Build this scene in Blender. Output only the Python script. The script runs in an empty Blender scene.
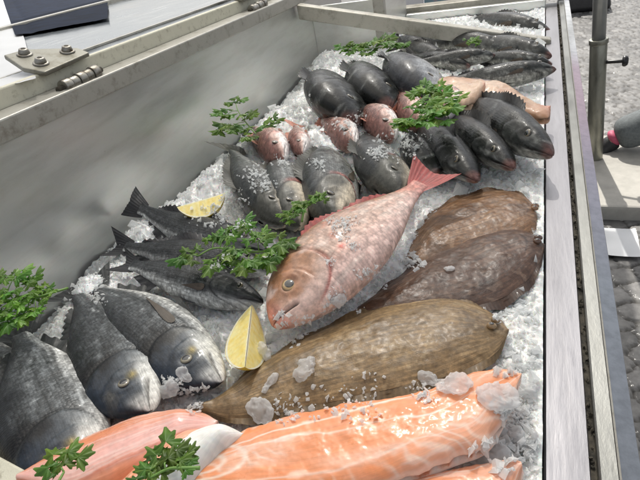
import bpy, math, random
import numpy as np
from mathutils import Matrix, Vector

rs = np.random.RandomState(7)
random.seed(7)
scene = bpy.context.scene
COL = scene.collection

# ------------------------------------------------------------------ camera frame
H = 0.5            # camera height above the bed of ice (z = 0)
GZ = -0.9          # the ground under the stall
FPX = 502.0
Yc = np.array([226.0, 390.0, -FPX]); Yc /= np.linalg.norm(Yc)
N0 = np.array([0, -Yc[2], Yc[1]]); N0 /= np.linalg.norm(N0)
X0 = np.cross(Yc, N0)
ph = math.radians(10.5)
Nn = math.cos(ph) * N0 - math.sin(ph) * X0
Xn = np.cross(Yc, Nn)
M3 = np.array([Xn, Yc, Nn])

def at(u, v, z=0.0):
    r = M3 @ np.array([u - 320.0, 240.0 - v, -FPX])
    t = (z - H) / r[2]
    return np.array([t * r[0], t * r[1], z])

def project(p):
    c = M3.T @ (np.asarray(p, float) - np.array([0, 0, H]))
    return 320 + FPX * c[0] / -c[2], 240 - FPX * c[1] / -c[2]

# ------------------------------------------------------------------ noise
def _hash(ix, iy, iz, seed):
    n = (ix * 374761393 + iy * 668265263 + iz * 2147483647 + seed * 974634777) & 0xffffffff
    n = ((n ^ (n >> 13)) * 1274126177) & 0xffffffff
    n = (n ^ (n >> 16)) & 0xffffffff
    return n / 4294967295.0

def vnoise(x, y, z=0.0, seed=0):
    x = np.asarray(x, float); y = np.asarray(y, float); z = np.asarray(z, float) + 0 * x
    ix = np.floor(x).astype(np.int64); iy = np.floor(y).astype(np.int64); iz = np.floor(z).astype(np.int64)
    fx = x - ix; fy = y - iy; fz = z - iz
    fx = fx * fx * (3 - 2 * fx); fy = fy * fy * (3 - 2 * fy); fz = fz * fz * (3 - 2 * fz)
    r = 0
    for a in (0, 1):
        for b in (0, 1):
            for c in (0, 1):
                w = (fx if a else 1 - fx) * (fy if b else 1 - fy) * (fz if c else 1 - fz)
                r = r + w * _hash(ix + a, iy + b, iz + c, seed)
    return r * 2 - 1

def fbm(x, y, z=0.0, oct=4, seed=0, gain=0.5):
    r = 0; a = 1; f = 1; t = 0
    for i in range(oct):
        r = r + a * vnoise(np.asarray(x) * f, np.asarray(y) * f, np.asarray(z) * f, seed + i * 17)
        t += a; a *= gain; f *= 2.03
    return r / t

def cells(x, y, seed=0, jit=0.8):
    """distance to nearest and to the border, and the cell id value"""
    ix = np.floor(x).astype(np.int64); iy = np.floor(y).astype(np.int64)
    d1 = np.full(x.shape, 9.0); d2 = np.full(x.shape, 9.0); idv = np.zeros(x.shape)
    for a in (-1, 0, 1):
        for b in (-1, 0, 1):
            cx = ix + a + 0.5 + (_hash(ix + a, iy + b, 0 * ix, seed) - .5) * jit
            cy = iy + b + 0.5 + (_hash(ix + a, iy + b, 0 * ix + 5, seed) - .5) * jit
            d = np.maximum(abs(x - cx), abs(y - cy)) * .6 + np.hypot(x - cx, y - cy) * .4
            h = _hash(ix + a, iy + b, 0 * ix + 9, seed)
            closer = d < d1
            d2 = np.where(closer, d1, np.minimum(d2, d))
            idv = np.where(closer, h, idv)
            d1 = np.where(closer, d, d1)
    return d1, d2 - d1, idv

def ss(a, b, x):
    t = np.clip((np.asarray(x, float) - a) / (b - a), 0, 1)
    return t * t * (3 - 2 * t)

def mix(a, b, t):
    t = np.asarray(t)[..., None]
    return np.asarray(a) * (1 - t) + np.asarray(b) * t

# ------------------------------------------------------------------ mesh helpers
def mesh_obj(name, verts, faces, mat, parent=None, cols=None, smooth=True, uv=None):
    me = bpy.data.meshes.new(name)
    verts = np.asarray(verts, dtype=np.float32)
    if isinstance(faces, np.ndarray):
        n = faces.shape[1]
        me.vertices.add(len(verts)); me.vertices.foreach_set("co", verts.ravel())
        me.loops.add(faces.size); me.loops.foreach_set("vertex_index", faces.ravel().astype(np.int32))
        me.polygons.add(len(faces))
        me.polygons.foreach_set("loop_start", np.arange(0, faces.size, n, dtype=np.int32))
        me.update(calc_edges=True)
        me.validate()
    else:
        me.from_pydata([tuple(map(float, v)) for v in verts], [], faces)
        me.update()
    me.polygons.foreach_set("use_smooth", np.full(len(me.polygons), bool(smooth), dtype=bool))
    if cols is not None:
        at_ = me.color_attributes.new("Col", 'FLOAT_COLOR', 'POINT')
        c4 = np.ones((len(verts), 4), dtype=np.float32); c4[:, :3] = np.clip(cols, 0, 1)
        at_.data.foreach_set("color", c4.ravel())
    if uv is not None:
        a = me.attributes.new("FUV", 'FLOAT_VECTOR', 'POINT')
        u3 = np.zeros((len(verts), 3), dtype=np.float32); u3[:, :uv.shape[1]] = uv
        a.data.foreach_set("vector", u3.ravel())
    if mat is not None:
        me.materials.append(mat)
    o = bpy.data.objects.new(name, me)
    COL.objects.link(o)
    if parent is not None:
        o.parent = parent
    return o

def grid_faces(nu, nv, wrap=False):
    i = np.arange(nu - 1)[:, None]; j = np.arange(nv if wrap else nv - 1)[None, :]
    j2 = (j + 1) % nv
    a = i * nv + j; b = i * nv + j2; c = (i + 1) * nv + j2; d = (i + 1) * nv + j
    return np.stack([a, b, c, d], -1).reshape(-1, 4)

def empty(name, label, cat, group=None, matrix=None, kind=None):
    o = bpy.data.objects.new(name, None); COL.objects.link(o)
    o.empty_display_size = .02
    if matrix is not None: o.matrix_world = matrix
    return tag(o, label, cat, group, kind)

def tag(o, label=None, cat=None, group=None, kind=None):
    if label: o['label'] = label
    if cat: o['category'] = cat
    if group: o['group'] = group
    if kind: o['kind'] = kind
    return o

class MB:
    """collects boxes and tubes into one mesh"""
    def __init__(s): s.v = []; s.f = []
    def hexa(s, c8):
        n = len(s.v); s.v += [tuple(c) for c in c8]
        s.f += [[n+0,n+3,n+2,n+1],[n+4,n+5,n+6,n+7],[n+0,n+1,n+5,n+4],[n+1,n+2,n+6,n+5],[n+2,n+3,n+7,n+6],[n+3,n+0,n+4,n+7]]
        return s
    def box(s, x0, x1, y0, y1, z0, z1):
        return s.hexa([(x0,y0,z0),(x1,y0,z0),(x1,y1,z0),(x0,y1,z0),(x0,y0,z1),(x1,y0,z1),(x1,y1,z1),(x0,y1,z1)])
    def tube(s, p0, p1, r0, r1=None, n=20, cap=True):
        r1 = r0 if r1 is None else r1
        p0 = Vector(p0); p1 = Vector(p1); d = (p1 - p0).normalized()
        a = d.orthogonal().normalized(); b = d.cross(a)
        m = len(s.v)
        for p, r in ((p0, r0), (p1, r1)):
            for k in range(n):
                t = 2 * math.pi * k / n
                s.v.append(tuple(p + a * (r * math.cos(t)) + b * (r * math.sin(t))))
        for k in range(n):
            s.f.append([m + k, m + (k + 1) % n, m + n + (k + 1) % n, m + n + k])
        if cap:
            s.f.append([m + k for k in range(n)][::-1]); s.f.append([m + n + k for k in range(n)])
        return s
    def build(s, name, mat, parent=None, bevel=0, smooth=False, seg=2):
        o = mesh_obj(name, s.v, s.f, mat, parent, smooth=smooth)
        if bevel:
            md = o.modifiers.new('b', 'BEVEL'); md.width = bevel; md.segments = seg; md.limit_method = 'ANGLE'
            md.angle_limit = math.radians(40)
        return o

def path_tube(pts, radii, n=8, close=True):
    """a bent tapering tube: verts, faces"""
    pts = np.asarray(pts, float); V = []; m = len(pts)
    up = np.array([0.13, 0.21, 1.0])
    for i in range(m):
        t = pts[min(i + 1, m - 1)] - pts[max(i - 1, 0)]; t = t / (np.linalg.norm(t) + 1e-9)
        a = np.cross(t, up); a /= (np.linalg.norm(a) + 1e-9); b = np.cross(t, a)
        for k in range(n):
            q = 2 * math.pi * k / n
            V.append(pts[i] + radii[i] * (math.cos(q) * a + math.sin(q) * b))
    F = [list(map(int, f)) for f in grid_faces(m, n, True)]
    F.append([(m - 1) * n + k for k in range(n)]); F.append([k for k in range(n)][::-1])
    return V, F

# ------------------------------------------------------------------ materials
def newmat(name):
    m = bpy.data.materials.new(name); m.use_nodes = True
    nt = m.node_tree; b = nt.nodes['Principled BSDF']
    return m, nt, b

def N(nt, t, **kw):
    n = nt.nodes.new(t)
    for k, v in kw.items(): setattr(n, k, v)
    return n

def ramp(nt, stops):
    r = N(nt, 'ShaderNodeValToRGB'); e = r.color_ramp.elements
    e[0].position, e[0].color = stops[0][0], (*stops[0][1], 1)
    e[1].position, e[1].color = stops[-1][0], (*stops[-1][1], 1)
    for p, c in stops[1:-1]:
        x = e.new(p); x.color = (*c, 1)
    return r

def noise_tex(nt, scale, detail=4, rough=.55, vec=None, coord='Object'):
    t = N(nt, 'ShaderNodeTexNoise'); t.inputs['Scale'].default_value = scale
    t.inputs['Detail'].default_value = detail; t.inputs['Roughness'].default_value = rough
    if vec is None:
        tc = N(nt, 'ShaderNodeTexCoord'); vec = tc.outputs[coord]
    nt.links.new(vec, t.inputs['Vector'])
    return t

def skin_mat(name, rough=.3, coat=.5, scale_size=0.0045, scale_bump=.25, wrinkle=.15, sss=0.0, var=.25, metallic=0.0, ns=90, coatr=.12, tint=.16, spec=.5, fleck=0, streak=None):
    """wet fish skin: painted vertex colours, fine mottling, scales as bump"""
    m, nt, b = newmat(name)
    at_ = N(nt, 'ShaderNodeAttribute'); at_.attribute_name = 'Col'
    uv = N(nt, 'ShaderNodeAttribute'); uv.attribute_name = 'FUV'
    nz = noise_tex(nt, ns, 5, .65)
    mr = N(nt, 'ShaderNodeMapRange'); mr.inputs['From Min'].default_value = .3; mr.inputs['From Max'].default_value = .7
    mr.inputs['To Min'].default_value = 1 - var; mr.inputs['To Max'].default_value = 1 + var
    nt.links.new(nz.outputs['Fac'], mr.inputs['Value'])
    vm = N(nt, 'ShaderNodeVectorMath', operation='SCALE')
    nt.links.new(at_.outputs['Color'], vm.inputs[0]); nt.links.new(mr.outputs['Result'], vm.inputs['Scale'])
    if streak:
        ms_ = N(nt, 'ShaderNodeMapping'); ms_.inputs['Scale'].default_value = (streak[0], streak[1], 1)
        sep0 = N(nt, 'ShaderNodeSeparateXYZ'); nt.links.new(uv.outputs['Vector'], sep0.inputs[0])
        cmb = N(nt, 'ShaderNodeCombineXYZ'); nt.links.new(sep0.outputs['X'], cmb.inputs['X']); nt.links.new(sep0.outputs['Y'], cmb.inputs['Y'])
        nt.links.new(cmb.outputs[0], ms_.inputs['Vector'])
        sn = noise_tex(nt, 1, 5, .65, ms_.outputs['Vector']); sn.inputs['Distortion'].default_value = .6
        sm = N(nt, 'ShaderNodeMapRange'); sm.inputs['From Min'].default_value = .32; sm.inputs['From Max'].default_value = .68
        sm.inputs['To Min'].default_value = 1 - streak[2]; sm.inputs['To Max'].default_value = 1 + streak[2]
        nt.links.new(sn.outputs['Fac'], sm.inputs['Value'])
        vs = N(nt, 'ShaderNodeVectorMath', operation='SCALE'); nt.links.new(vm.outputs[0], vs.inputs[0]); nt.links.new(sm.outputs['Result'], vs.inputs['Scale'])
        vm = vs
    last = None
    if scale_bump > 0:
        mp = N(nt, 'ShaderNodeMapping'); nt.links.new(uv.outputs['Vector'], mp.inputs['Vector'])
        mp.inputs['Scale'].default_value = (1 / scale_size, 1 / scale_size * .8, 1)
        vo = N(nt, 'ShaderNodeTexVoronoi'); vo.voronoi_dimensions = '2D'; vo.inputs['Scale'].default_value = 1
        vo.inputs['Randomness'].default_value = .55
        nt.links.new(mp.outputs['Vector'], vo.inputs['Vector'])
        # scale tint: darker rim, lighter centre
        sc = N(nt, 'ShaderNodeMapRange'); sc.inputs['From Max'].default_value = .75
        sc.inputs['To Min'].default_value = 1 + tint; sc.inputs['To Max'].default_value = 1 - 1.4 * tint
        sepx = N(nt, 'ShaderNodeSeparateXYZ'); nt.links.new(uv.outputs['Vector'], sepx.inputs[0])
        mk = N(nt, 'ShaderNodeMath', operation='MULTIPLY'); nt.links.new(vo.outputs['Distance'], mk.inputs[0]); nt.links.new(sepx.outputs['Z'], mk.inputs[1])
        nt.links.new(mk.outputs[0], sc.inputs['Value'])
        vm2 = N(nt, 'ShaderNodeVectorMath', operation='SCALE')
        nt.links.new(vm.outputs[0], vm2.inputs[0]); nt.links.new(sc.outputs['Result'], vm2.inputs['Scale'])
        vm = vm2
        if fleck:
            sp2 = N(nt, 'ShaderNodeSeparateColor'); nt.links.new(vo.outputs['Color'], sp2.inputs[0])
            fk = N(nt, 'ShaderNodeMapRange'); fk.inputs['To Min'].default_value = -fleck; fk.inputs['To Max'].default_value = fleck * 1.5
            nt.links.new(sp2.outputs[0], fk.inputs['Value'])
            fm = N(nt, 'ShaderNodeMath', operation='MULTIPLY_ADD'); nt.links.new(fk.outputs['Result'], fm.inputs[0]); nt.links.new(sepx.outputs['Z'], fm.inputs[1]); fm.inputs[2].default_value = 1
            vm3 = N(nt, 'ShaderNodeVectorMath', operation='SCALE'); nt.links.new(vm.outputs[0], vm3.inputs[0]); nt.links.new(fm.outputs[0], vm3.inputs['Scale'])
            vm = vm3
        bp = N(nt, 'ShaderNodeBump'); bp.inputs['Strength'].default_value = scale_bump; bp.inputs['Distance'].default_value = .0012
        bp.invert = True
        nt.links.new(mk.outputs[0], bp.inputs['Height'])
        last = bp
    nb = noise_tex(nt, ns * 1.3, 6, .7)
    b2 = N(nt, 'ShaderNodeBump'); b2.inputs['Strength'].default_value = wrinkle; b2.inputs['Distance'].default_value = .002
    nt.links.new(nb.outputs['Fac'], b2.inputs['Height'])
    if last: nt.links.new(last.outputs['Normal'], b2.inputs['Normal'])
    nt.links.new(b2.outputs['Normal'], b.inputs['Normal'])
    nt.links.new(vm.outputs[0], b.inputs['Base Color'])
    nr = noise_tex(nt, 35, 3)
    rr = N(nt, 'ShaderNodeMapRange'); rr.inputs['From Min'].default_value = .3; rr.inputs['From Max'].default_value = .7
    rr.inputs['To Min'].default_value = max(.06, rough - .12); rr.inputs['To Max'].default_value = rough + .16
    nt.links.new(nr.outputs['Fac'], rr.inputs['Value']); nt.links.new(rr.outputs['Result'], b.inputs['Roughness'])
    b.inputs['Coat Weight'].default_value = coat; b.inputs['Coat Roughness'].default_value = coatr
    b.inputs['Specular IOR Level'].default_value = spec
    b.inputs['Metallic'].default_value = metallic
    if sss:
        b.inputs['Subsurface Weight'].default_value = sss; b.inputs['Subsurface Scale'].default_value = .008
        b.inputs['Subsurface Radius'].default_value = (1, .4, .25)
    return m

M_SKIN = skin_mat('fish_skin', .30, .10, .0036, .40, .30, spec=.30, tint=.22, fleck=.30, var=.4, ns=110, streak=(45, 520, .35))
M_RED = skin_mat('red_fish_skin', .33, .18, .0052, .28, .40, sss=.1, ns=85, var=.35, tint=.12, spec=.36, fleck=.18)
M_FLAT = skin_mat('flatfish_skin', .38, .10, .0022, .08, .25, ns=170, var=.34, coatr=.22, spec=.4, tint=.04, streak=(26, 300, .34))
M_FLESH = skin_mat('flesh', .32, .2, .003, 0, .08, sss=.3, ns=60, var=.06, spec=.42, streak=(26, 300, .10))
M_FIN = skin_mat('fin', .48, .08, .003, 0, .25, ns=140, spec=.35)

def simple(name, col, rough=.5, metal=0, nsc=0, var=.15, bump=0, coat=0, spec=.5):
    m, nt, b = newmat(name)
    b.inputs['Base Color'].default_value = (*col, 1); b.inputs['Roughness'].default_value = rough
    b.inputs['Metallic'].default_value = metal; b.inputs['Coat Weight'].default_value = coat
    if nsc:
        t = noise_tex(nt, nsc, 5, .6)
        r = ramp(nt, [(.3, tuple(c * (1 - var) for c in col)), (.7, tuple(min(1, c * (1 + var)) for c in col))])
        nt.links.new(t.outputs['Fac'], r.inputs['Fac']); nt.links.new(r.outputs['Color'], b.inputs['Base Color'])
        if bump:
            bp = N(nt, 'ShaderNodeBump'); bp.inputs['Strength'].default_value = bump; bp.inputs['Distance'].default_value = .003
            nt.links.new(t.outputs['Fac'], bp.inputs['Height']); nt.links.new(bp.outputs['Normal'], b.inputs['Normal'])
    return m

def steel_mat(name, base=(.52, .53, .52), r0=.22, r1=.42, smear=(1.2, .35, 2.2), stain=.35, metal=.85):
    """sheet metal with smears of melt water, scratches and stains"""
    m, nt, b = newmat(name)
    tc = N(nt, 'ShaderNodeTexCoord')
    mp = N(nt, 'ShaderNodeMapping'); mp.inputs['Scale'].default_value = smear
    nt.links.new(tc.outputs['Object'], mp.inputs['Vector'])
    n1 = noise_tex(nt, 2.6, 5, .55, mp.outputs['Vector'])
    n2 = noise_tex(nt, 16, 7, .65, mp.outputs['Vector'])
    n3 = noise_tex(nt, 160, 4, .7, tc.outputs['Object'])
    r = ramp(nt, [(.28, tuple(c * (1 - stain) for c in base)), (.5, base), (.75, tuple(min(1, c * 1.15) for c in base))])
    nt.links.new(n1.outputs['Fac'], r.inputs['Fac'])
    r2 = ramp(nt, [(.25, (.86, .855, .84)), (.55, (1, 1, 1)), (.8, (.97, .97, .98))])
    nt.links.new(n2.outputs['Fac'], r2.inputs['Fac'])
    mx = N(nt, 'ShaderNodeMix', data_type='RGBA', blend_type='MULTIPLY'); mx.inputs['Factor'].default_value = 1
    nt.links.new(r.outputs['Color'], mx.inputs[6]); nt.links.new(r2.outputs['Color'], mx.inputs[7])
    # fine dark specks and dried drops
    r3 = ramp(nt, [(.0, (.5, .48, .42)), (.3, (.5, .48, .42)), (.36, (1, 1, 1)), (.72, (1, 1, 1)), (.78, (1.25, 1.25, 1.25))])
    nt.links.new(n3.outputs['Fac'], r3.inputs['Fac'])
    mx2 = N(nt, 'ShaderNodeMix', data_type='RGBA', blend_type='MULTIPLY'); mx2.inputs['Factor'].default_value = .22
    nt.links.new(mx.outputs[2], mx2.inputs[6]); nt.links.new(r3.outputs['Color'], mx2.inputs[7])
    nt.links.new(mx2.outputs[2], b.inputs['Base Color'])
    b.inputs['Metallic'].default_value = metal
    rr = N(nt, 'ShaderNodeMapRange'); rr.inputs['From Min'].default_value = .3; rr.inputs['From Max'].default_value = .7
    rr.inputs['To Min'].default_value = r0; rr.inputs['To Max'].default_value = r1
    nt.links.new(n2.outputs['Fac'], rr.inputs['Value']); nt.links.new(rr.outputs['Result'], b.inputs['Roughness'])
    bp = N(nt, 'ShaderNodeBump'); bp.inputs['Strength'].default_value = .12; bp.inputs['Distance'].default_value = .004
    nt.links.new(n2.outputs['Fac'], bp.inputs['Height']); nt.links.new(bp.outputs['Normal'], b.inputs['Normal'])
    return m

M_WALL = steel_mat('steel_wall', base=(.76, .77, .74), r0=.30, r1=.40, stain=.05, metal=.72)
M_LEDGE = steel_mat('ledge_metal', base=(.30, .295, .31), r0=.4, r1=.55, smear=(9, 1.0, 3), stain=.2)
M_FLANGE = steel_mat('flange_metal', base=(.28, .28, .26), r0=.35, r1=.45, smear=(6, 2.0, 3), stain=.4)

def dirty_paint(name, base, dirt, amount=.42, scale=22, rough=.45, metal=.0, speck=True):
    m, nt, b = newmat(name)
    tc = N(nt, 'ShaderNodeTexCoord')
    n1 = noise_tex(nt, scale, 7, .7, tc.outputs['Object'])
    n2 = noise_tex(nt, scale * 9, 5, .7, tc.outputs['Object'])
    r = ramp(nt, [(max(.02, amount - .14), dirt), (amount, tuple(.55 * a + .45 * c for a, c in zip(base, dirt))), (amount + .12, base), (1, tuple(min(1, c * 1.1) for c in base))])
    nt.links.new(n1.outputs['Fac'], r.inputs['Fac'])
    r2 = ramp(nt, [(.3, (.32, .29, .23)), (.37, (1, 1, 1)), (1, (1, 1, 1))])
    nt.links.new(n2.outputs['Fac'], r2.inputs['Fac'])
    mx = N(nt, 'ShaderNodeMix', data_type='RGBA', blend_type='MULTIPLY'); mx.inputs['Factor'].default_value = .8 if speck else .3
    nt.links.new(r.outputs['Color'], mx.inputs[6]); nt.links.new(r2.outputs['Color'], mx.inputs[7])
    nt.links.new(mx.outputs[2], b.inputs['Base Color'])
    b.inputs['Roughness'].default_value = rough; b.inputs['Metallic'].default_value = metal
    bp = N(nt, 'ShaderNodeBump'); bp.inputs['Strength'].default_value = .25; bp.inputs['Distance'].default_value = .002
    nt.links.new(n2.outputs['Fac'], bp.inputs['Height']); nt.links.new(bp.outputs['Normal'], b.inputs['Normal'])
    return m

M_FRAME = dirty_paint('worn_aluminium_frame', (.42, .41, .37), (.17, .15, .11), .36, 30, .38, .35)
M_SEAL = dirty_paint('ivory_seal', (.64, .62, .50), (.22, .19, .12), .33, 70, .6)
M_BAR = dirty_paint('worn_bar', (.46, .44, .38), (.22, .2, .15), .4, 20, .4, .25)
M_GRIME = dirty_paint('grime', (.10, .085, .06), (.02, .018, .012), .52, 90, .8)
M_HINGE = dirty_paint('hinge_steel', (.30, .29, .26), (.10, .07, .04), .42, 60, .28, .85)
M_PLATE = dirty_paint('hinge_plate', (.24, .235, .20), (.10, .08, .04), .38, 40, .42, .6)

def ice_mat(name, clear=.35, tint=(.86, .91, .94), rough=.12, tp=.14, trl=.38):
    m, nt, b = newmat(name)
    out = nt.nodes['Material Output']
    nz = noise_tex(nt, 130, 4, .6)
    big = noise_tex(nt, 9, 3, .5)
    r = ramp(nt, [(.3, tuple(c * .93 for c in tint)), (.7, tint)])
    nt.links.new(big.outputs['Fac'], r.inputs['Fac']); nt.links.new(r.outputs['Color'], b.inputs['Base Color'])
    b.inputs['Roughness'].default_value = rough; b.inputs['IOR'].default_value = 1.31
    bp = N(nt, 'ShaderNodeBump'); bp.inputs['Strength'].default_value = .35; bp.inputs['Distance'].default_value = .002
    nt.links.new(nz.outputs['Fac'], bp.inputs['Height']); nt.links.new(bp.outputs['Normal'], b.inputs['Normal'])
    g = N(nt, 'ShaderNodeBsdfGlass'); g.inputs['IOR'].default_value = 1.31; g.inputs['Roughness'].default_value = .08
    g.inputs['Color'].default_value = (.93, .97, .98, 1)
    tr = N(nt, 'ShaderNodeBsdfTranslucent'); tr.inputs['Color'].default_value = (.95, .97, .97, 1)
    tpn = N(nt, 'ShaderNodeBsdfTransparent')
    m1 = N(nt, 'ShaderNodeMixShader'); m1.inputs[0].default_value = trl
    nt.links.new(b.outputs[0], m1.inputs[1]); nt.links.new(tr.outputs[0], m1.inputs[2])
    m2 = N(nt, 'ShaderNodeMixShader'); m2.inputs[0].default_value = clear
    nt.links.new(m1.outputs[0], m2.inputs[1]); nt.links.new(g.outputs[0], m2.inputs[2])
    m3 = N(nt, 'ShaderNodeMixShader'); m3.inputs[0].default_value = tp
    nt.links.new(m2.outputs[0], m3.inputs[1]); nt.links.new(tpn.outputs[0], m3.inputs[2])
    nt.links.new(m3.outputs[0], out.inputs['Surface'])
    return m

M_ICE = ice_mat('crushed_ice', .03, (.98, .98, .97), .15, tp=.25, trl=.5)
M_CHUNK = ice_mat('clear_ice', .14, (.99, .99, .99), .06, tp=.34, trl=.45)
M_BED = skin_mat('ice_bed', .25, .2, .004, 0, .5, var=.06, ns=110, sss=.5)

def leaf_mat():
    m, nt, b = newmat('parsley_leaf')
    at_ = N(nt, 'ShaderNodeAttribute'); at_.attribute_name = 'Col'
    nz = noise_tex(nt, 120, 4)
    mr = N(nt, 'ShaderNodeMapRange'); mr.inputs['To Min'].default_value = .6; mr.inputs['To Max'].default_value = 1.4
    nt.links.new(nz.outputs['Fac'], mr.inputs['Value'])
    vm = N(nt, 'ShaderNodeVectorMath', operation='SCALE')
    nt.links.new(at_.outputs['Color'], vm.inputs[0]); nt.links.new(mr.outputs['Result'], vm.inputs['Scale'])
    nt.links.new(vm.outputs[0], b.inputs['Base Color']); b.inputs['Roughness'].default_value = .38
    tr = N(nt, 'ShaderNodeBsdfTranslucent'); nt.links.new(vm.outputs[0], tr.inputs['Color'])
    m1 = N(nt, 'ShaderNodeMixShader'); m1.inputs[0].default_value = .35
    nt.links.new(b.outputs[0], m1.inputs[1]); nt.links.new(tr.outputs[0], m1.inputs[2])
    nt.links.new(m1.outputs[0], nt.nodes['Material Output'].inputs['Surface'])
    return m
M_LEAF = leaf_mat()
M_STEM = simple('parsley_stem', (.16, .30, .06), .4, nsc=60)
M_VC = skin_mat('lemon_surface', .3, .35, .003, 0, .3, sss=.15, ns=160, var=.08)
def eye_mat():
    m, nt, b = newmat('fish_eye')
    at_ = N(nt, 'ShaderNodeAttribute'); at_.attribute_name = 'Col'
    nt.links.new(at_.outputs['Color'], b.inputs['Base Color']); b.inputs['Roughness'].default_value = .15
    b.inputs['Coat Weight'].default_value = 1; b.inputs['Coat Roughness'].default_value = .03
    return m
M_EYE = eye_mat()

# ------------------------------------------------------------------ fish
PROFILES = {
 'bream': dict(s=[0,.012,.03,.06,.11,.18,.27,.37,.47,.58,.68,.76,.82,.86],
               top=[.010,.036,.062,.096,.136,.166,.180,.178,.160,.124,.084,.052,.036,.036],
               bot=[.010,.026,.040,.058,.082,.106,.128,.136,.130,.104,.070,.045,.036,.038],
               th=[.004,.018,.028,.040,.056,.070,.078,.076,.066,.050,.033,.020,.013,.008], sg=.27),
 'bass':  dict(s=[0,.012,.03,.06,.11,.18,.27,.37,.47,.58,.68,.76,.82,.86],
               top=[.006,.020,.032,.048,.068,.088,.104,.110,.104,.086,.062,.044,.034,.036],
               bot=[.006,.020,.030,.042,.058,.076,.092,.098,.092,.074,.052,.038,.032,.034],
               th=[.004,.018,.028,.040,.054,.066,.074,.074,.066,.052,.036,.022,.014,.008], sg=.26),
 'slim':  dict(s=[0,.012,.03,.06,.11,.18,.27,.37,.47,.58,.68,.76,.82,.86],
               top=[.004,.014,.022,.036,.052,.066,.078,.082,.078,.066,.048,.034,.026,.030],
               bot=[.004,.014,.022,.034,.048,.062,.074,.078,.072,.058,.040,.030,.024,.028],
               th=[.003,.013,.020,.032,.044,.054,.060,.060,.054,.042,.028,.018,.012,.007], sg=.24),
}
def prof(p, key, s):
    S = np.linspace(0, .86, 400); v = np.interp(S, p['s'], p[key])
    k = np.hanning(31); k /= k.sum(); vp_ = np.pad(v, 15, mode='edge'); v2 = np.convolve(vp_, k, 'valid')
    w = ss(.0, .05, S); v = v * (1 - w) + v2 * w
    return np.interp(s, S, v)

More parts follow.
